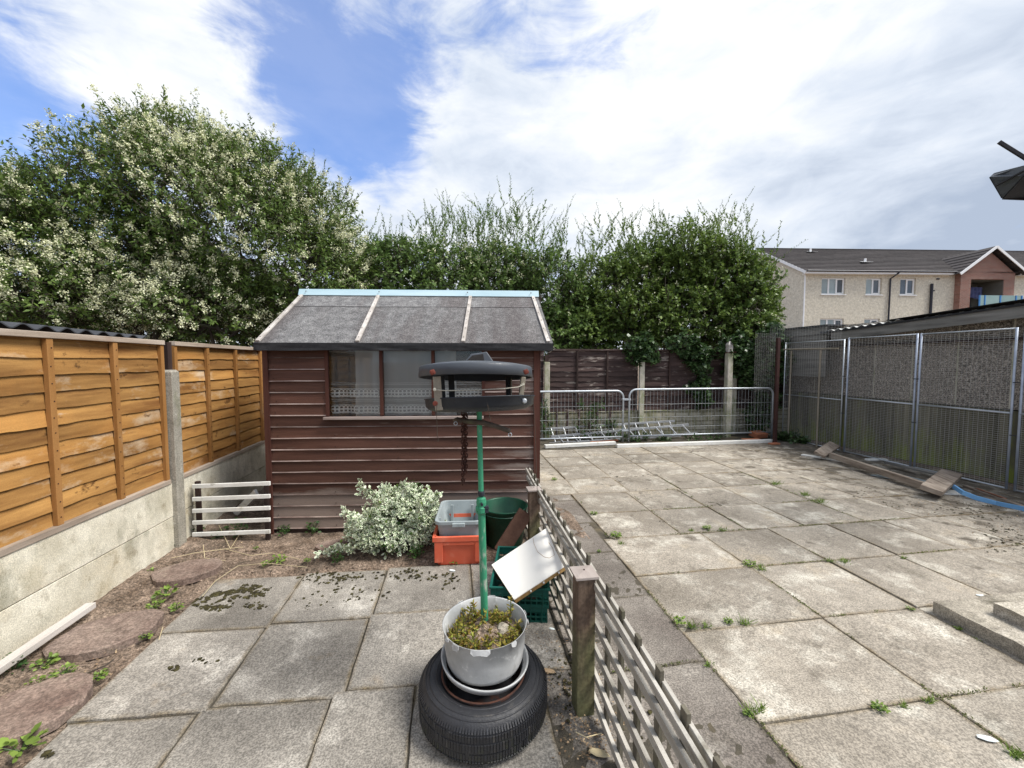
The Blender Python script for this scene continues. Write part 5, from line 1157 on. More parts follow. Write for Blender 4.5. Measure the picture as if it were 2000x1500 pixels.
# projecting brick gable with a balcony
gz = EZ-.1; gm = (GX0+GX1)/2; ga = EZ+1.45; GP = -.35
bx0, bx1, bz0, bz1 = WX(1900)-.0, WX(1968), 4.85, 7.0
hl2 = [(bx0, bx1, bz0, bz1), (bx0, bx1, 2.2, 4.35)]
bw_ = wall_with_holes(GX0, GX1, -.06, gz, hl2, GP, .05); bw_.add([(GX0, GP, gz), (GX1, GP, gz), (gm, GP, ga-.12)], [(0, 1, 2)])
bw_.add([(GX0, GP, -.06), (GX0, GP, gz), (GX0, .0, gz), (GX0, .0, -.06)], [(0, 1, 2, 3)]); bw_.add([(GX1, GP, -.06), (GX1, 0, -.06), (GX1, 0, gz), (GX1, GP, gz)], [(0, 1, 2, 3)])
F('brick_gable', bw_, m_brick)
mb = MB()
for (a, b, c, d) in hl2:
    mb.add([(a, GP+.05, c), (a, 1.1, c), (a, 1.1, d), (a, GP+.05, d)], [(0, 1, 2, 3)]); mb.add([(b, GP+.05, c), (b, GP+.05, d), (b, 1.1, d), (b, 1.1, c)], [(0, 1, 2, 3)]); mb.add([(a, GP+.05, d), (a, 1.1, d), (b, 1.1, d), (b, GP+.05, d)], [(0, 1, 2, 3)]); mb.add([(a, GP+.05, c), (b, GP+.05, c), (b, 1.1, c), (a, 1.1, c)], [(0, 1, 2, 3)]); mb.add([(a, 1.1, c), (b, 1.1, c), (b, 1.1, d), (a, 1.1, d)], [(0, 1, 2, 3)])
F('balcony_recess', mb, m_recess_shade)
F('balcony_door', MB().mm(bx0+.1, bx1-.5, 1.02, 1.08, bz0, bz1-.15), m_winpane)
def clo(u, v): return (bx0+.15+u*(bx1-bx0-.5), .5+.05*math.sin(u*40), bz1-.35-.75*(1-v)-.06*math.sin(u*9)*(1-v))
F('washing', MB().grid(clo, 40, 4), m_cloth)
bal = F('balcony', MB().mm(bx0-.35, bx1+.25, -1.15, GP-.003, bz0-.18, bz0-.03), m_render)
mb = MB()
for x in (bx0-.33, bx0+.02, gm-.1, gm+.95, bx1+.22): mb.mm(x-.03, x+.03, -1.17, -1.11, bz0-.25, bz0+.98)
mb.mm(bx0-.35, bx1+.25, -1.17, -1.12, bz0-.12, bz0-.04).mm(bx0-.35, bx1+.25, -1.165, -1.125, bz0+.06, bz0+.10)
F('balcony_rail', mb, m_blueframe, bal)
xs_ = [bx0-.26, bx0-.02, gm-.12, gm+.92, bx1+.2]
for a, b in zip(xs_[1:-1], xs_[2:]): F('balcony_pane', MB().mm(a+.08, b-.06, -1.15, -1.13, bz0+.12, bz0+.98), m_balglass, bal)
F('balcony_pane', MB().mm(bx0-.27, bx0-.05, -1.15, -1.13, bz0+.12, bz0+.98), m_balglass, bal)
# small cross roof over the brick gable
mb = MB(); go = .5
for sgn in (-1, 1):
    xe = gm+sgn*((GX1-GX0)/2+go); ze_ = gz-.12+.0
    ns_ = 7
    for k in range(ns_):
        t0, t1 = k/ns_, (k+1)/ns_
        xa = xe+(gm-xe)*t0; xb = xe+(gm-xe)*t1; za = ze_+(ga+.10-ze_)*t0+.06; zb = ze_+(ga+.10-ze_)*t1+.02
        def ylim(z): return -OH+(BD/2+OH)*max(0, min(1, (z-EZ)/(RZ-EZ)))+.3
        P = [(xa, GP-.35, za), (xa, ylim(za), za), (xb, ylim(zb), zb), (xb, GP-.35, zb), (xa, GP-.35, za-.05), (xa, ylim(za), za-.05)]
        mb.add(P, [(0, 1, 2, 3), (4, 5, 1, 0)])
F('gable_roof', mb, m_tile, rf)
mb = MB()
for sgn in (-1, 1): mb.beam((gm+sgn*((GX1-GX0)/2+go), GP-.38, gz-.14), (gm, GP-.38, ga+.06), .04, .15, up=(0, 0, 1))
F('gable_bargeboard', mb, m_upvc, rf)

# ================================================================== EAVES CORNER OF THE HOUSE (top right)
hc = AD(1936, 345, 3.9)
he = thing('house_eaves', 'dark roof eaves corner with a metal bar jutting in at the top right', 'eaves', (hc.x, hc.y, hc.z))
P = [AD(1935, 345, 3.9), AD(1943, 337.5, 3.9), AD(2000, 323, 3.55), AD(2260, 262, 2.6), AD(2260, 110, 2.6), AD(2000, 342, 3.55), AD(1959, 386, 3.9)]
p1, p2, p3, p4, p5, p6, p7 = P
p5 = AD(2260, 300, 2.6); p6 = AD(2000, 343, 3.55)
MB().add([p1, p2, p3, p4, p5, p6, p7], [(0, 1, 2, 5, 6), (2, 3, 4, 5)]).build('fascia_board', m_feeder, he, solid=.012)
s1 = AD(1959, 386.5, 3.9); s2 = AD(2000, 389, 4.0); s3 = AD(2260, 400, 4.4)
MB().add([s1, s2, s3, p5, p6], [(0, 1, 4), (1, 2, 3, 4)]).build('soffit', m_tray, he, solid=.012)
MB().beam(AD(1960, 386, 3.92), AD(2260, 398, 4.4), .02, .03).build('edge_trim', m_feltdark, he)
mb = MB().beam(AD(1945, 363, 3.86), AD(2000, 334, 3.5), .02, .012); mb.beam(p1, p7, .02, .012); mb.build('trim', m_feltdark, he)
MB().beam(AD(1951, 277, 3.8), AD(2120, 382, 3.6), .022, .03).build('metal_bar', m_rim, he, bevel=.003)

# ================================================================== FOLIAGE
def quads_obj(name, VV, m, rnd, parent=None, mi=None, mats=None):
    # VV: N x k x 3 array of face corners (k = 4 or 6)
    n, k = VV.shape[:2]; me = bpy.data.meshes.new(name); v = VV.reshape(-1, 3).astype(np.float32)
    if parent is not None: v = v-np.array(wmat(parent).translation, dtype=np.float32)
    me.vertices.add(n*k); me.vertices.foreach_set('co', v.ravel())
    me.loops.add(n*k); me.polygons.add(n)
    me.loops.foreach_set('vertex_index', np.arange(n*k, dtype=np.int32)); me.polygons.foreach_set('loop_start', np.arange(0, n*k, k, dtype=np.int32)); me.polygons.foreach_set('loop_total', np.full(n, k, dtype=np.int32))
    me.update(calc_edges=True)
    a = me.attributes.new('rnd', 'FLOAT', 'FACE'); a.data.foreach_set('value', rnd.astype(np.float32))
    for q in (mats or [m]): me.materials.append(q)
    if mi is not None: me.polygons.foreach_set('material_index', mi.astype(np.int32))
    o = bpy.data.objects.new(name, me); COL.objects.link(o)
    if parent is not None: o.parent = parent
    return o
def unit(a): return a/np.maximum(1e-9, np.linalg.norm(a, axis=-1, keepdims=True))
def leafquads(P, Dv, Nv, Ln, Wd):
    D_ = unit(Dv); S = unit(np.cross(D_, Nv)); Nn = np.cross(S, D_)
    Ln = np.asarray(Ln).reshape(-1, 1)*np.ones((len(P), 1)); Wd = np.asarray(Wd).reshape(-1, 1)*np.ones((len(P), 1))
    return np.stack([P, P+D_*Ln*.42+S*Wd*.5+Nn*Ln*.06, P+D_*Ln-Nn*Ln*.08, P+D_*Ln*.42-S*Wd*.5+Nn*Ln*.06], axis=1)
def wob(P, s, seed):
    return (np.sin(P[:, 0]*s+seed)*np.cos(P[:, 1]*s*1.1+seed*2)+np.sin(P[:, 2]*s*1.3+seed*3+P[:, 0]*s*.7)+.6*np.sin(P[:, 1]*s*2.1+P[:, 2]*s*1.7+seed))/2.6
def crown(parent, lobes, twigs_per_m2, leaf=(.07, .032), twl=(.25, .5), per=16, m=m_leafT, upb=.35, fl=None, seed=1, rough_=.22, shell=.72, gaps=.0, name='foliage', clip=None, flat=0):
    rs = np.random.RandomState(seed); TP = []; TD = []
    for (c, r) in lobes:
        c = np.array(c, float); r = np.array(r if hasattr(r, '__len__') else (r, r, r), float)
        area = 4*math.pi*((r[0]*r[1])**1.6/3+(r[0]*r[2])**1.6/3+(r[1]*r[2])**1.6/3)**(1/1.6); n = int(area*twigs_per_m2)
        u = unit(rs.normal(size=(n, 3))); 
        rad = np.where(rs.rand(n) < shell, 1.0-.16*rs.rand(n), .45+.45*rs.rand(n))
        P = c+u*r*rad[:, None]; dv = 1+rough_*wob(P, 2.2, seed)+rough_*.6*wob(P, 5.5, seed+4); P = c+u*r*(rad*dv)[:, None]
        TP.append(P); TD.append(unit(u*r)*.75)
    P = np.concatenate(TP); U = np.concatenate(TD)
    # drop twigs deep inside another lobe
    keep = np.ones(len(P), bool)
    for (c, r) in lobes:
        r_ = np.array(r if hasattr(r, '__len__') else (r, r, r), float); q = np.linalg.norm((P-np.array(c))/r_, axis=1); keep &= ~((q < .40))
    if gaps: keep &= wob(P, 3.1, seed+9) > -1+gaps+rs.rand(len(P))*.25
    if clip is not None: keep &= clip(P)
    P, U = P[keep], U[keep]; n = len(P)
    D_ = unit(U+np.array([0, 0, upb])+rs.normal(size=(n, 3))*.38); Lt = twl[0]+(twl[1]-twl[0])*rs.rand(n)
    k = per; t = (np.arange(k)+.5)/k
    PP = P[:, None, :]-D_[:, None, :]*Lt[:, None, None]*.35+D_[:, None, :]*(Lt[:, None]*t)[:, :, None]
    rv = unit(rs.normal(size=(n, k, 3))); per_ = unit(np.cross(np.repeat(D_[:, None, :], k, 1), rv))
    LD = unit(D_[:, None, :]*.55+per_*.9+np.array([0, 0, -.05])); NV = unit(rs.normal(size=(n, k, 3))*.55+np.array([0, 0, 1.0])+U[:, None, :]*.5)
    ll = leaf[0]*(.6+.7*rs.rand(n, k)); PPf = PP.reshape(-1, 3)
    Q = leafquads(PPf, LD.reshape(-1, 3), NV.reshape(-1, 3), ll.ravel(), leaf[1]*(ll.ravel()/leaf[0]))
    tw = rs.rand(n); rn = np.clip(np.repeat(tw[:, None], k, 1)*.5+rs.rand(n, k)*.5, 0, 1).ravel()
    o = quads_obj(name, Q, m, rn, parent)
    # fine twigs as thin tapering slivers with depth (three-sided)
    out = P+D_*(Lt*.66)[:, None]; inn = P-D_*(Lt*.5)[:, None]-U*.15
    s1_ = unit(np.cross(D_, rs.normal(size=(n, 3)))); s2_ = np.cross(D_, s1_); w0 = .006
    tri = [np.stack([inn+a*w0, inn+b*w0, out+b*.0015, out+a*.0015], axis=1) for a, b in ((s1_, s2_), (s2_, -s1_-s2_), (-s1_-s2_, s1_))]
    if n: quads_obj('twigs', np.concatenate(tri), m_bark, rs.rand(3*n), parent)
    if fl:
        f, cnt, sz, spread = fl; w_ = wob(P, 1.4, seed+2)+.5*wob(P, 4, seed+7)-.14*P[:, 2]; ok = (w_+rs.normal(size=n)*.5) > np.quantile(w_+0, 1-f); ok &= rs.rand(n) < .9
        T = (P+D_*(Lt*.66)[:, None])[ok]; Dk = D_[ok]; q = len(T); kk = cnt
        off = rs.normal(size=(q, kk, 3)); off *= spread/ (1e-6+1.6); al = rs.rand(q, kk, 1)*spread*1.6
        PF = (T[:, None, :]+off*(.9-al/(spread*2.4))+Dk[:, None, :]*al).reshape(-1, 3)
        Q = leafquads(PF, rs.normal(size=PF.shape), rs.normal(size=PF.shape)+np.array([0, 0, 1.2]), sz*(.7+.6*rs.rand(len(PF))), sz*.8)
        quads_obj('blossom', Q, m_flower, np.repeat(rs.rand(q), kk)*.6+rs.rand(q*kk)*.4, parent)
    return o
def trunk(parent, base, tips, r0, seed=0, name='trunk'):
    mb = MB(); rs = random.Random(seed); base = Vector(base)
    for i, tpt in enumerate(tips):
        tpt = Vector(tpt); pts = []; n = 9
        for k in range(n+1):
            t = k/n; p = base.lerp(tpt, t); p.z = base.z+(tpt.z-base.z)*(t**.8); p += Vector((rs.uniform(-1, 1), rs.uniform(-1, 1), rs.uniform(-.5, .5)))*.10*math.sin(t*math.pi); pts.append(p)
        mb.tube(pts, [r0*(1-.86*k/n)*(1 if i == 0 else .6) for k in range(n+1)], 8)
        for q in range(4):
            s_ = pts[4+q]; e_ = s_+Vector((rs.uniform(-1, 1), rs.uniform(-1, 1), rs.uniform(.1, 1)))*.8; mb.tube([s_, s_.lerp(e_, .5)+Vector((0, 0, .05)), e_], [r0*.3, r0*.18, r0*.06], 6)
    return mb.build(name, m_bark, parent, smooth=True)
# the large flowering tree behind the golden fence
def at(px, py, d): return AD(px, py, d)
tb1 = thing('flowering_tree', 'large bushy tree covered in cream blossom above the golden fence', 'tree', (-5.6, 7.6, 0))
lob = [((at(330, 365, 7.6)), (1.25, 1.15, 1.25)), (at(430, 440, 7.8), (1.65, 1.5, 1.6)), (at(540, 500, 7.8), (1.35, 1.3, 1.35)), (at(190, 450, 7.3), (1.5, 1.4, 1.25)), (at(60, 500, 6.8), (1.35, 1.3, 1.2)), (at(-60, 520, 6.4), (1.3, 1.3, 1.3)),
       (at(300, 540, 7.4), (1.5, 1.3, 1.0)), (at(620, 560, 7.9), (.95, 1.0, .95)), (at(60, 590, 6.3), (1.05, .9, .6)), (at(420, 600, 7.3), (1.1, 1.0, .65)), (at(300, 280, 7.6), (.6, .55, .55)), (at(510, 380, 8.0), (.95, .9, .9)), (at(610, 440, 8.2), (.75, .8, .8)), (at(100, 395, 7.2), (.7, .7, .55)), (at(655, 500, 8.2), (.5, .5, .6)), (at(410, 325, 7.7), (.6, .6, .5))]
lob = [(tuple(a), b) for a, b in lob]
crown(tb1, lob, 33, leaf=(.085, .036), twl=(.28, .55), per=15, m=m_leafT, fl=(.44, 44, .028, .085), seed=3, rough_=.27, gaps=.05, clip=lambda P: ~((P[:, 0] > -2.6) & (P[:, 1] < 5.9) & (P[:, 2] < 3.0)) & (P[:, 2] > 1.9))
trunk(tb1, (-5.6, 7.6, -.05), [at(330, 330, 7.6), at(180, 430, 7.3), at(540, 470, 7.8), at(430, 400, 7.8), at(60, 500, 6.8), at(620, 530, 7.9)], .13, 3)
ug = thing('undergrowth', 'added dark leaf mass standing in for the black shade beneath the blossoming tree beyond the golden fence', 'shrub', (-6.0, 8.6, 0))  # leaves added to close sky gaps and imitate black shade under the crown
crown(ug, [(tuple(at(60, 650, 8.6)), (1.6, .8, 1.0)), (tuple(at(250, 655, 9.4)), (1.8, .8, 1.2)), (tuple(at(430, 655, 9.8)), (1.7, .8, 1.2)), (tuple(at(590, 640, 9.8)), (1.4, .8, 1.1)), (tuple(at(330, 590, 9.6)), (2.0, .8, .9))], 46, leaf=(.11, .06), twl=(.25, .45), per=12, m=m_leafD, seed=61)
# sparse top sprays
def sprays(parent, starts, ln, m, seed, leaf=(.05, .018), per=26, lean=.25, name='shoots', r=.004):
    rs = np.random.RandomState(seed); n = len(starts); S = np.array(starts); Dr = unit(np.stack([rs.normal(size=n)*lean, rs.normal(size=n)*lean, np.ones(n)], 1)); Lt = ln[0]+(ln[1]-ln[0])*rs.rand(n)
    bend = rs.normal(size=(n, 3))*.12; bend[:, 2] = -abs(bend[:, 2])*.3
    k = per; t = (np.arange(k)+.5)/k
    PP = S[:, None, :]+Dr[:, None, :]*(Lt[:, None]*t)[:, :, None]+bend[:, None, :]*(t**2)[None, :, None]
    rv = unit(rs.normal(size=(n, k, 3))); pr_ = unit(np.cross(np.repeat(Dr[:, None, :], k, 1), rv)); LD = unit(Dr[:, None, :]*.9+pr_*.7)
    sz = leaf[0]*(.5+.7*rs.rand(n, k))*(1.1-.6*t)[None, :]
    Q = leafquads(PP.reshape(-1, 3), LD.reshape(-1, 3), rs.normal(size=(n*k, 3))+np.array([0, 0, .8]), sz.ravel(), leaf[1]*sz.ravel()/leaf[0])
    quads_obj(name, Q, m, rs.rand(n*k), parent)
    mb = MB()
    for i in range(n):
        pts = [Vector(S[i]+Dr[i]*Lt[i]*q+bend[i]*q*q) for q in (0, .33, .66, 1)]; mb.tube(pts, [r, r*.8, r*.6, r*.3], 4, caps=False)
    mb.build('stems', m_bark, parent)
rs = np.random.RandomState(5)
def along(pxs, pys, d, n, jx=12, jy=14, jd=.5):
    L_ = []
    for i in range(n):
        u = rs.rand()*(len(pxs)-1); k = int(u); f = u-k; L_.append(np.array(at(pxs[k]*(1-f)+pxs[k+1]*f+rs.normal()*jx, pys[k]*(1-f)+pys[k+1]*f+rs.normal()*jy, d+rs.normal()*jd)))
    return L_
sprays(tb1, along([10, 90, 180, 270, 330, 430, 520, 600, 650, 690], [370, 345, 320, 250, 250, 300, 320, 370, 420, 470], 7.7, 210), (.25, .6), m_leafT, 6, leaf=(.09, .036), per=22, lean=.45)

hm = thing('rambling_shrub', 'mixed green shrub with tall wispy shoots behind the shed roof', 'shrub', (1.2, 9.6, 0))
lobm = [(at(790, 560, 9.0), (1.1, .9, 1.1)), (at(880, 575, 9.2), (1.1, .9, 1.1)), (at(970, 580, 9.4), (1.15, .9, 1.1)), (at(1060, 580, 9.5), (.95, .8, 1.1)), (at(720, 590, 9.0), (.8, .8, .85)), (at(850, 640, 9.2), (1.2, .8, .9)), (at(1040, 650, 9.2), (1.2, .6, .7)), (at(960, 530, 9.6), (.8, .7, .5)), (at(760, 520, 9.2), (.5, .6, .45))]
lobm += [(at(1110, 640, 9.6), (.6, .5, .6)), (at(1000, 620, 9.7), (1.2, .6, .8)), (at(700, 640, 9.2), (.8, .6, .6))]
lobm = [(tuple(a), b) for a, b in lobm]
crown(hm, lobm, 52, leaf=(.082, .048), twl=(.2, .4), per=15, m=m_leafM, fl=(.06, 8, .03, .05), seed=21, rough_=.2, gaps=.04, clip=lambda P: (P[:, 1] > 8.2) | (P[:, 2] > 2.0))
sprays(hm, along([700, 760, 830, 880, 920, 960, 1010, 1050, 1100], [520, 500, 480, 475, 465, 460, 460, 480, 500], 9.5, 330, 18, 26, .5), (.35, .85), m_leafM, 9, leaf=(.085, .032), per=30, lean=.34, r=.0025)
trunk(hm, (1.2, 9.6, -.05), [at(800, 560, 9.1), at(900, 540, 9.3), at(1000, 540, 9.5), at(1060, 600, 9.5), at(730, 600, 9.0)], .07, 5)
hr = thing('bramble_shrub', 'broad green shrub with wispy tops spilling over the dark back fence', 'shrub', (5.2, 9.3, 0))
lobr = [(at(1180, 590, 9.95), (.85, .7, 1.15)), (at(1260, 560, 10.05), (1.05, .8, 1.2)), (at(1350, 550, 10.05), (1.1, .8, 1.2)), (at(1418, 570, 9.85), (.95, .8, 1.15)), (at(1240, 620, 9.55), (1.0, .5, .75)), (at(1360, 610, 9.55), (1.0, .5, .75)), (at(1465, 600, 9.35), (.6, .5, .8)), (at(1470, 590, 9.65), (.5, .6, .8)), (at(1495, 680, 8.95), (.30, .3, .5)), (at(1130, 620, 9.95), (.7, .6, .9)), (at(1300, 530, 10.25), (1.2, .7, .5)), (at(1410, 530, 10.15), (.7, .7, .5))]
lobr += [(at(1150, 640, 9.7), (.8, .6, .7)), (at(1350, 640, 9.7), (1.6, .6, .6)), (at(1480, 660, 8.9), (.35, .35, .5))]
lobr = [(tuple(a), b) for a, b in lobr]
crown(hr, lobr, 54, leaf=(.085, .056), twl=(.18, .42), per=15, m=m_leafR, fl=(.04, 6, .03, .05), seed=33, rough_=.30, gaps=.02, clip=lambda P: ((P[:, 1] > 8.2) | ((P[:, 2] > 1.8) & (P[:, 1] > 7.85))))
sprays(hr, along([1130, 1180, 1230, 1290, 1350, 1410, 1450, 1490], [520, 500, 490, 485, 480, 475, 485, 530], 10.1, 330, 18, 24, .5), (.3, .75), m_leafR, 12, leaf=(.085, .036), per=26, lean=.36, r=.0025)
trunk(hr, (5.2, 9.3, -.05), [at(1200, 560, 9.2), at(1300, 540, 9.3), at(1400, 540, 9.2), at(1480, 590, 8.9)], .06, 8)
iv = thing('climbing_ivy', 'ivy trailing down over the dark fence beside the tall concrete post', 'ivy', (6.3, 8.0, 0))
def trail(px0, py0, px1, py1, d, w_, n):
    out = []
    for i in range(n):
        t = rs.rand(); out.append((tuple(AY(px0+(px1-px0)*t+rs.normal()*w_, py0+(py1-py0)*t+rs.normal()*6, d-.06*rs.rand())), .10))
    return out
lo = trail(1362, 680, 1372, 785, 8.0, 8, 24)+trail(1250, 670, 1250, 700, 8.05, 14, 16)+trail(1440, 660, 1450, 712, 8.0, 10, 14)+trail(1455, 670, 1480, 745, 7.9, 22, 60)+trail(1510, 640, 1515, 735, 7.7, 12, 30)+trail(1320, 665, 1350, 688, 8.05, 16, 14)+trail(1500, 650, 1510, 700, 7.9, 10, 18)
crown(iv, lo, 95, leaf=(.085, .075), twl=(.08, .16), per=8, m=m_leafIvy, upb=-.3, seed=44, rough_=.3)
mb = MB()
for (a, b) in (((1352, 680), (1371, 795)), ((1248, 660), (1250, 705)), ((1410, 650), (1440, 730)), ((1470, 650), (1490, 745))): mb.tube([AY(a[0], a[1], 8.05), AY((a[0]+b[0])/2+4, (a[1]+b[1])/2, 8.0), AY(b[0], b[1], 8.0)], .004, 5)
mb.build('vine_stem', m_bark, iv)
lf = thing('corner_shrub', 'dark leafy undergrowth in the corner between back fence and cage', 'shrub', tuple(G(1490, 850)))
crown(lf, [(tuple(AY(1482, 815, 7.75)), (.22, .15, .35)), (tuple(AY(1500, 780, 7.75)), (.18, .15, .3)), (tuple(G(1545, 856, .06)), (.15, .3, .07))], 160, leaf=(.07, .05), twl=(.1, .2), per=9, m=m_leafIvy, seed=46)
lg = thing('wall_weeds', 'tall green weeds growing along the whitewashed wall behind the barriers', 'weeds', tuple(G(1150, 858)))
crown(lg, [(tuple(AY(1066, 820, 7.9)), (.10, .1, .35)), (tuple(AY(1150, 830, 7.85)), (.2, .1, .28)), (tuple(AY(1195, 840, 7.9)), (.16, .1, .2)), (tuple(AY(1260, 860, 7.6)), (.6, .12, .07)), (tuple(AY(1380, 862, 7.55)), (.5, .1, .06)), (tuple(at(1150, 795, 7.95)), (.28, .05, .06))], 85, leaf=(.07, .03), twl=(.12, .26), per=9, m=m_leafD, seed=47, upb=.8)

# variegated shrub
eu = thing('variegated_shrub', 'low bushy shrub with white-edged green leaves in front of the shed', 'shrub', tuple(G(770, 1075)))
rs2 = np.random.RandomState(8)
ec = G(775, 1065); lobes = [(ec+V(0, .05, .22), (.30, .22, .22)), (ec+V(.16, .10, .30), (.20, .16, .20)), (ec+V(-.20, .02, .14), (.22, .18, .15)), (ec+V(.05, .15, .36), (.18, .13, .16)), (ec+V(.25, .02, .16), (.15, .15, .16)), (ec+V(-.02, -.10, .10), (.28, .14, .11))]
PS = []
for c, r_ in lobes:
    n = 460; u = unit(rs2.normal(size=(n, 3))); u[:, 2] = np.abs(u[:, 2])*np.where(rs2.rand(n) < .8, 1, -1); rad = (.8+.28*rs2.rand(n)); PS.append((np.array(c)+u*np.array(r_)*rad[:, None], unit(u+np.array([0, 0, .3]))))
def branchpts(a, b, n, w_):
    t = rs2.rand(n)[:, None]; P = np.array(a)*(1-t)+np.array(b)*t+rs2.normal(size=(n, 3))*w_; return P, unit(rs2.normal(size=(n, 3))+np.array([0, 0, .8]))
PS.append(branchpts(G(700, 1070, .08), G(622, 1078, .05), 50, .02)); PS.append(branchpts(AY(745, 980, 3.25), AY(698, 945, 3.30), 36, .018)); PS.append(branchpts(AY(700, 1030, 3.2), AY(672, 995, 3.25), 50, .022)); PS.append(branchpts(AY(740, 990, 3.3), AY(752, 950, 3.35), 40, .02)); PS.append(branchpts(AY(790, 960, 3.35), AY(790, 945, 3.35), 26, .02)); PS.append(branchpts(AY(820, 990, 3.3), AY(850, 975, 3.3), 80, .03))
P = np.concatenate([a for a, b in PS]); U = np.concatenate([b for a, b in PS]); ok = (P[:, 2] > .015) & (P[:, 1] < 3.62); P, U = P[ok], U[ok]; n = len(P); k = 5
PP = np.repeat(P, k, 0)+rs2.normal(size=(n*k, 3))*.004; UU = np.repeat(U, k, 0); LD = unit(UU*.5+rs2.normal(size=(n*k, 3))*.7); NV = unit(UU+rs2.normal(size=(n*k, 3))*.3)
Ln = .030*(.7+.6*rs2.rand(n*k))
def rose(P_, D_, N_, L_, W_, lift):
    D_ = unit(D_); S = unit(np.cross(D_, N_)); Nn = np.cross(S, D_); L_ = L_[:, None]; W_ = W_[:, None]; P_ = P_+Nn*lift
    return np.stack([P_, P_+D_*L_*.3+S*W_*.45, P_+D_*L_*.7+S*W_*.45, P_+D_*L_-Nn*L_*.12, P_+D_*L_*.7-S*W_*.45, P_+D_*L_*.3-S*W_*.45], axis=1), Nn
Qa, Nn = rose(PP, LD, NV, Ln, Ln*.62, 0); Qb, _ = rose(PP+LD*(Ln*.10)[:, None], LD, NV, Ln*.66, Ln*.27, .0012)
dim = rs2.rand(n*k)
o = quads_obj('leaves', np.concatenate([Qa, Qb]), None, np.concatenate([dim, dim]), eu, mi=np.concatenate([np.where(dim < .05, 2, 0), np.ones(n*k)]).astype(int), mats=[m_eu_w, m_eu_g, m_leafW])
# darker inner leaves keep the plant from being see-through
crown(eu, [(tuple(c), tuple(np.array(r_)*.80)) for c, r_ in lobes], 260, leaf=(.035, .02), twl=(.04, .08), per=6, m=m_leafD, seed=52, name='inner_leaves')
mb = MB()
for a, b in (((700, 1070, .06), (622, 1078, .04)),): mb.tube([G(*a), G(*b)], .004, 5)
mb.tube([AY(745, 985, 3.25), AY(720, 962, 3.28), AY(698, 945, 3.30)], .0035, 5); mb.tube([ec, ec+V(.1, .05, .25)], .01, 6)
for k in range(8): mb.tube([ec, ec+V(random.uniform(-.25, .3), random.uniform(-.05, .15), random.uniform(.1, .3))], .006, 5)
mb.build('stems', m_bark, eu)

# ================================================================== WEEDS
def weed(px, py, kind, size, label, z=0.0, seed=None):
    global _ws
    size *= .82; c = G(px, py, z); rs = np.random.RandomState(int(px*7+py)); nm = {'leafy': 'leafy_weed', 'grass': 'grass_tuft', 'broad': 'broad_leaf_weed', 'dark': 'leafy_weed'}[kind]
    if kind == 'grass':
        n = int(60*size/.08); B = np.array(c)+rs.normal(size=(n, 3))*np.array([size*.28, size*.2, 0]); D_ = unit(np.concatenate([rs.normal(size=(n, 2))*.75, np.ones((n, 1))], 1)); 
        Q = leafquads(B, D_, rs.normal(size=(n, 3)), size*(.35+.6*rs.rand(n)), .0045*np.ones(n)); m = m_leafW
    else:
        k = {'leafy': 60, 'broad': 26, 'dark': 70}[kind]; ls = {'leafy': size*.30, 'broad': size*.45, 'dark': size*.30}[kind]
        ls *= .85; th = rs.rand(k)*2*math.pi; rr = np.sqrt(rs.rand(k))*size*.42; hh = (.15+rs.rand(k)*(.55 if kind != 'dark' else 1.3))*size*.6
        B = np.array(c)+np.stack([rr*np.cos(th), rr*np.sin(th), hh], 1); D_ = unit(np.stack([np.cos(th)+rs.normal(size=k)*.4, np.sin(th)+rs.normal(size=k)*.4, .25+rs.normal(size=k)*.25], 1))
        ll_ = ls*(.5+.7*rs.rand(k)); Q, _ = rose(B, D_, np.array([0, 0, 1.])+rs.normal(size=(k, 3))*.4, ll_, ll_*.62, 0); m = m_leafW if kind != 'dark' else m_leafD
    t = thing(nm, label, 'weed', tuple(c), 0, 'weeds growing in joints and soil')
    quads_obj('leaves', Q, m, rs.rand(len(Q)), t)
    mb = MB()
    for i in range(min(len(Q), 14)):
        mb.tube([c, Vector(Q[i*3 % len(Q)][0])], .0014, 4, caps=False)
    mb.build('stems', m_leafD, t)
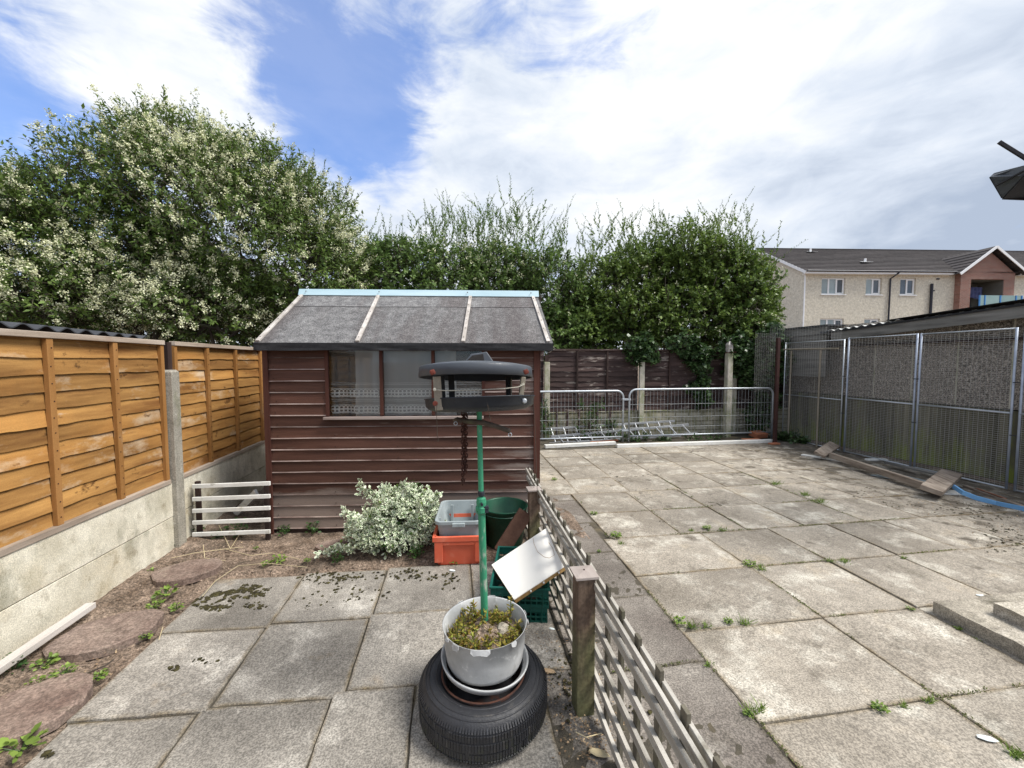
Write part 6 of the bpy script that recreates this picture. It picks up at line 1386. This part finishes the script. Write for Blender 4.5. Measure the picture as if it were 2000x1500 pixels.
for a in [
 (22, 1318, 'dark', .13, 'dark green weed at the left edge below the pale batten'),
 (88, 1302, 'leafy', .12, 'bright weed left of the oval stepping stone near the batten end'),
 (125, 1322, 'leafy', .12, 'bright weed just below the oval stepping stone'),
 (70, 1338, 'leafy', .08, 'small weed above the corner stepping stone'),
 (190, 1327, 'leafy', .09, 'small bright weed between the oval stone and the slab edge'),
 (40, 1468, 'broad', .15, 'broad-leaved green plant in the bottom left corner'),
 (325, 1165, 'leafy', .15, 'bright nettle-like weed between oval stone and mossy slab'),
 (303, 1188, 'leafy', .11, 'bright weed on the soil just above the oval stone'),
 (345, 1190, 'leafy', .09, 'small weed touching the corner of the mossy slab'),
 (284, 1246, 'broad', .07, 'little two-leaved weed at the right tip of the oval stone'),
 (146, 1219, 'leafy', .07, 'tiny weed beside the pale batten above the oval stone'),
 (290, 1121, 'leafy', .08, 'small weed left of the brown stepping stone near the gravel board'),
 (340, 1075, 'dark', .09, 'dark weed at the foot of the concrete fence post'),
 (385, 1050, 'dark', .14, 'dark weed under the left end of the white slatted panel'),
 (425, 1054, 'dark', .11, 'dark weed under the middle of the white slatted panel'),
 (465, 1045, 'dark', .20, 'tall dark weed growing up through the white slatted panel'),
 (500, 1072, 'leafy', .05, 'tiny weed on the soil below the slatted panel'),
 (545, 1098, 'broad', .13, 'bright weed at the back edge of the patio left of the shrub'),
 (520, 1104, 'leafy', .08, 'small weed on the patio edge beside the long dry stems'),
 (600, 1097, 'leafy', .06, 'small weed at the back edge of the patio midway to the shrub'),
 (556, 1044, 'dark', .12, 'dark weed against the shed wall near its left corner'),
 (612, 1042, 'dark', .15, 'dark weed against the shed wall left of the shrub'),
 (660, 1098, 'dark', .10, 'dark weed under the left side of the variegated shrub'),
 (812, 1090, 'dark', .14, 'dark weed between variegated shrub and orange crate'),
 (862, 1092, 'broad', .10, 'leafy sprig in front of the orange crate left corner'),
 (886, 1100, 'leafy', .09, 'small sprig in front of the orange crate centre'),
 (1160, 1005, 'leafy', .08, 'small weed in the long joint on the far side of the yard strip'),
 (1204, 1050, 'leafy', .12, 'spreading weed in the joint near the middle trellis'),
 (1213, 1063, 'grass', .06, 'grass tuft just below the spreading weed by the trellis'),
 (1170, 1078, 'leafy', .04, 'tiny weed on the dark strip behind the near trellis post'),
 (1381, 1034, 'leafy', .09, 'upright small weed in the middle of the pale paving'),
 (1350, 1037, 'grass', .05, 'low grass left of the upright weed on the pale paving'),
 (1410, 1036, 'grass', .07, 'low grass right of the upright weed on the pale paving'),
 (1465, 1106, 'leafy', .11, 'leafy weed at the joint crossing near the yard centre'),
 (1487, 1113, 'grass', .08, 'grass tuft beside the leafy weed at the yard centre crossing'),
 (1326, 1217, 'broad', .08, 'bright leafy weed on the joint right of the near trellis'),
 (1350, 1226, 'grass', .08, 'grass along the joint beside the bright leafy weed'),
 (1378, 1224, 'grass', .06, 'thin grass on the cross joint near the bright leafy weed'),
 (1423, 1216, 'leafy', .06, 'upright weed at the left end of the moss line'),
 (1455, 1218, 'grass', .08, 'cushion of low grass along the cross joint'),
 (1622, 1097, 'grass', .06, 'grass at the joint corner on the right side of the yard'),
 (1648, 1098, 'grass', .07, 'second strip of grass at the right yard joint corner'),
 (1765, 1091, 'grass', .05, 'thin grass strip on the far right cross joint'),
 (1778, 1191, 'leafy', .05, 'small weed left of the concrete steps'),
 (1872, 1229, 'leafy', .04, 'tiny weed against the front edge of the lower step'),
 (1515, 947, 'grass', .12, 'grass strip on a far joint of the yard'),
 (1572, 968, 'grass', .12, 'grass tuft in the joint toward the bench beam'),
 (1600, 982, 'grass', .12, 'grass tuft nearer the camera along the same far joint'),
 (1385, 1300, 'grass', .05, 'thin grass on the long joint in the near yard'),
 (1475, 1390, 'grass', .09, 'tall thin grass tuft at the near joint corner'),
 (1462, 1398, 'leafy', .05, 'small pale weed in the near joint corner'),
 (1718, 1388, 'leafy', .07, 'bright leafy weed on the nearest cross joint'),
 (1765, 1380, 'grass', .05, 'mossy grass along the nearest cross joint'),
 (1815, 1370, 'grass', .05, 'pale grass at the nearest joint crossing'),
 (1985, 1478, 'grass', .07, 'grass in the joint at the bottom right corner'),
 (1962, 1190, 'grass', .04, 'thin grass behind the top of the lower step'),
 (1130, 1300, 'leafy', .04, 'tiny weed by the near trellis post on the left'),
 (1083, 938, 'leafy', .09, 'small weed on the paving next to the shed corner'),
]: weed(*a)
# sedum in the pot
rs = np.random.RandomState(77)
sdm = thing('sedum_plants', 'yellow-green and reddish succulents growing in the aluminium pot', 'plants', (PC.x, PC.y, .34))
QS = []; mb = MB()
for k in range(120):
    a = rs.rand()*2*math.pi; r_ = .165*math.sqrt(rs.rand()); x = PC.x+r_*math.cos(a); y = PC.y+r_*math.sin(a)
    if math.hypot(x-PC.x-.085, y-PC.y) < .04 or math.hypot(x-.142, y-1.865) < .022: continue
    h = rs.uniform(.012, .045) if k > 6 else .09; z0 = .325+.02*(1-r_/.18); tip = Vector((x+rs.normal()*.012, y+rs.normal()*.012, z0+h)); b0 = Vector((x, y, z0-.01)); mb.tube([b0, tip], .0014, 4, caps=False)
    n = 13 if k > 6 else 26; t = rs.rand(n)[:, None]*.9+.1; P = np.array(b0)*(1-t)+np.array(tip)*t; D_ = unit(rs.normal(size=(n, 3))*np.array([1, 1, .4])+np.array([0, 0, .5]))
    QS.append(leafquads(P, D_, rs.normal(size=(n, 3)), .026*(.6+.7*rs.rand(n)), .0095))
# two taller sprigs
for (dx, dy) in ((.125, .06), (-.13, -.05), (-.10, .02)):
    b0 = np.array([PC.x+dx, PC.y+dy, .33]); n = 36; t = rs.rand(n)[:, None]; P = b0+np.array([.005, 0, .13])*t; QS.append(leafquads(P, unit(rs.normal(size=(n, 3))+np.array([0, 0, .6])), rs.normal(size=(n, 3)), .026, .008)); mb.tube([Vector(b0), Vector(b0)+V(.005, 0, .13)], .0015, 4, caps=False)
Q = np.concatenate(QS); quads_obj('leaves', Q, m_sedum, rs.rand(len(Q)), sdm); mb.build('stems', m_leafD, sdm)

# ---- small stuff: moss, leaf litter, dry stems, chips
def scatter(name, m, spots, label, cat, flat=.35, size=(.004, .014)):
    mb = MB(); rs = random.Random(hash(name) % 1000 if False else len(name)*7)
    for (px, py, rx_, ry_, n, z) in spots:
        for k in range(n):
            a = rs.random()*2*math.pi; q = math.sqrt(rs.random())*(.6+.4*rs.random()); x = px+rx_*q*math.cos(a); y = py+ry_*q*math.sin(a); c = G(x, y); s_ = rs.uniform(*size)
            if nz(c.x, c.y, 7, 14) < -.12: continue
            Mx = Matrix.Rotation(rs.random()*6.28, 3, 'Z'); e_ = rs.uniform(.6, 1.5)
            mb.lathe([(s_, 0), (s_*.8, s_*flat*.7), (0, s_*flat)], (c.x, c.y, z), 7, M=Mx, sx=e_, wob=lambda th, zz, p=rs.random()*6: .25*math.sin(3*th+p), rnd=rs.random())
    o = mb.build(name, m); o['kind'] = 'stuff'; o['label'] = label; o['category'] = cat; return o
scatter('moss', m_moss, [(415, 1180, 45, 16, 260, .006), (470, 1162, 60, 10, 260, .006), (500, 1150, 40, 8, 120, .006), (425, 1160, 26, 7, 60, .006), (500, 1185, 40, 8, 50, .006), (340, 1308, 16, 6, 16, .006), (385, 1290, 45, 14, 26, .006),
   (650, 1130, 80, 14, 140, .006), (690, 1160, 90, 20, 70, .006), (790, 1125, 70, 14, 90, .006), (870, 1130, 40, 16, 50, .006), (600, 1180, 60, 20, 20, .006), (880, 1160, 30, 20, 14, .006), (1250, 1400, 60, 60, 30, 0), (85, 1480, 30, 8, 10, .006)],
   'dark moss lumps on the patio slabs', 'moss', .55, (.003, .012))
def flakes(name, m, spots, label, cat, size=(.006, .02)):
    QS = []; RN = []; rs = np.random.RandomState(len(label))
    for (px, py, rx_, ry_, n) in spots:
        P = np.array([np.array(G(px+rx_*rs.normal()*.5, py+ry_*rs.normal()*.5)) for _ in range(n)]); P[:, 2] = .004+rs.rand(n)*.006
        QS.append(leafquads(P, np.concatenate([rs.normal(size=(n, 2)), rs.normal(size=(n, 1))*.15], 1), np.array([0, 0, 1.])+rs.normal(size=(n, 3))*.3, size[0]+(size[1]-size[0])*rs.rand(n), (size[0]+(size[1]-size[0])*rs.rand(n))*.6))
    Q = np.concatenate(QS); o = quads_obj(name, Q, m, rs.rand(len(Q))); o['kind'] = 'stuff'; o['label'] = label; o['category'] = cat
flakes('leaf_litter', m_litter, [(1120, 1330, 70, 120, 160), (1160, 1450, 60, 60, 120), (1060, 1260, 40, 40, 70), (1880, 975, 130, 22, 260), (1960, 1030, 80, 50, 160), (1720, 965, 60, 16, 120), (1460, 866, 60, 6, 90), (1540, 870, 40, 8, 80), (450, 1075, 100, 20, 90), (200, 1290, 60, 60, 60), (1130, 1400, 60, 60, 60), (1790, 1000, 80, 20, 60), (1200, 880, 150, 5, 30)],
   'dry brown leaf litter on the slabs', 'leaf litter')
scatter('dirt_crumbs', m_moss, [(1110, 1330, 50, 90, 120, .004), (1900, 1000, 100, 24, 160, .004), (1700, 960, 60, 14, 60, .004), (1960, 1050, 60, 40, 120, .004), (1760, 985, 60, 10, 40, .004)], 'dark dirt crumbs on the paving', 'dirt', .5, (.003, .010))
mb = MB()
for pts in ([(335, 1090), (380, 1080), (440, 1072), (475, 1068)], [(395, 1165), (420, 1135), (465, 1105), (520, 1100), (600, 1108)], [(470, 1040), (450, 1072), (420, 1010)], [(440, 1072), (490, 1085), (530, 1080), (585, 1092)], [(310, 1250), (318, 1225)], [(1125, 1430), (1145, 1440), (1175, 1432)], [(395, 1050), (400, 1090), (440, 1095)]):
    P = [G(x, y, .02+.012*(i % 2)) for i, (x, y) in enumerate(pts)]; mb.tube(P, .0022, 5, caps=False)
o = mb.build('dry_stems', m_straw); o['kind'] = 'stuff'; o['label'] = 'thin dry stems lying over the soil and patio edge'; o['category'] = 'dry stems'
for (px, py, s_, m, lab) in ((1928, 1442, .018, m_whitebit, 'pale blue chip on the joint near the bottom right corner'), (883, 1114, .014, m_whitebit, 'small white chip on the patio in front of the orange crate'), (1072, 1310, .018, m_litter, 'curled brown leaf near the foot of the trellis post'), (1170, 1470, .022, m_straw, 'pale wood splinter on the dirt near the tyre'), (1133, 1390, .010, m_whitebit, 'tiny pale blue chip at the foot of the near trellis post'), (1916, 1163, .014, m_whitebit, 'small white chip behind the steps on the paving'), (1078, 1228, .01, m_whitebit, 'tiny white chip in the dirt by the green crates')):
    c = G(px, py, .006); o = MB().lathe([(s_, 0), (s_*.8, .003), (0, .004)], c, 7, sx=1.8, M=Matrix.Rotation(R(-30), 3, 'Z'), wob=lambda th, z: .2*math.sin(2*th+1)).build('debris_chip', m); tag(o, lab, 'debris', base=c)
# low moss and seedlings growing in the joints
def joint_growth(name, lines, m, label, cat, dens=260, sz=(.006, .016)):
    rs = np.random.RandomState(91); QS = []
    for (a, b, wdt) in lines:
        a = np.array([a[0], a[1], 0.]); b = np.array([b[0], b[1], 0.]); n = int(np.linalg.norm(b-a)*dens); t = rs.rand(n)[:, None]; P = a*(1-t)+b*t; P += rs.normal(size=(n, 3))*np.array([wdt, wdt, 0]); P[:, 2] = .001
        keep = wob(P*6, 1.0, 3.3)+.5*wob(P*25, 1.0, 1.3) > .12; P = P[keep]; n = len(P)
        if n: QS.append(leafquads(P, np.concatenate([rs.normal(size=(n, 2)), .4+rs.rand(n, 1)], 1), rs.normal(size=(n, 3)), sz[0]+(sz[1]-sz[0])*rs.rand(n), .006))
    Q = np.concatenate(QS); o = quads_obj(name, Q, m, rs.rand(len(Q))); o['kind'] = 'stuff'; o['label'] = label; o['category'] = cat
m_jm = leafmat('joint_moss', (0.06, 0.075, 0.02), (0.12, 0.15, 0.03), (0.24, 0.28, 0.08))
joint_growth('joint_moss', [((1.335, .2), (1.335, 2.6), .007), ((2.28, .9), (2.28, 2.75), .005), ((1.33, .885), (2.98, .885), .007), ((1.33, 1.505), (3.0, 1.505), .007), ((1.33, 2.11), (3.0, 2.11), .006), ((1.33, 2.735), (4.9, 2.735), .006), ((1.4, 3.37), (4.7, 3.37), .008), ((2.98, .9), (2.98, 3.3), .005),
   ((.7, 1.885), (1.33, 1.885), .006), ((.7, 1.26), (1.33, 1.26), .006), ((1.39, 3.4), (1.45, 4.6), .008), ((4.08, 3.4), (4.12, 5.2), .010), ((2.09, 3.4), (2.15, 5.2), .006), ((2.77, 3.4), (2.83, 5.2), .006), ((1.5, 3.975), (4.7, 3.975), .006), ((1.5, 4.6), (4.7, 4.6), .006)], m_jm, 'moss and seedlings growing along the paving joints', 'moss')

rs_ = random.Random(12); mb = MB()     # soil clods on the bed
for k in range(900):
    if rs_.random() < .5: x = rs_.uniform(-2.28, -1.72); y = rs_.uniform(1.2, 3.8)
    else: x = rs_.uniform(-2.2, -.2); y = rs_.uniform(3.17, 3.75)
    u_ = (x+2.38)/3.6; v_ = (y+.3)/5.6; z = bed(u_, v_)[2]; s_ = rs_.uniform(.003, .013)*(1 if rs_.random() < .9 else 1.6)
    mb.lathe([(s_*.9, -s_*.3), (s_, s_*.2), (s_*.6, s_*.6), (0, s_*.75)], (x, y, z), 6, M=Matrix.Rotation(rs_.random()*6, 3, 'Z'), sx=rs_.uniform(.8, 1.5), wob=lambda th, zz, p=rs_.random()*6: .3*math.sin(2*th+p))
o = mb.build('soil_clods', m_soil); o['kind'] = 'stuff'; o['label'] = 'crumbly soil clods on the bare soil bed'; o['category'] = 'soil'
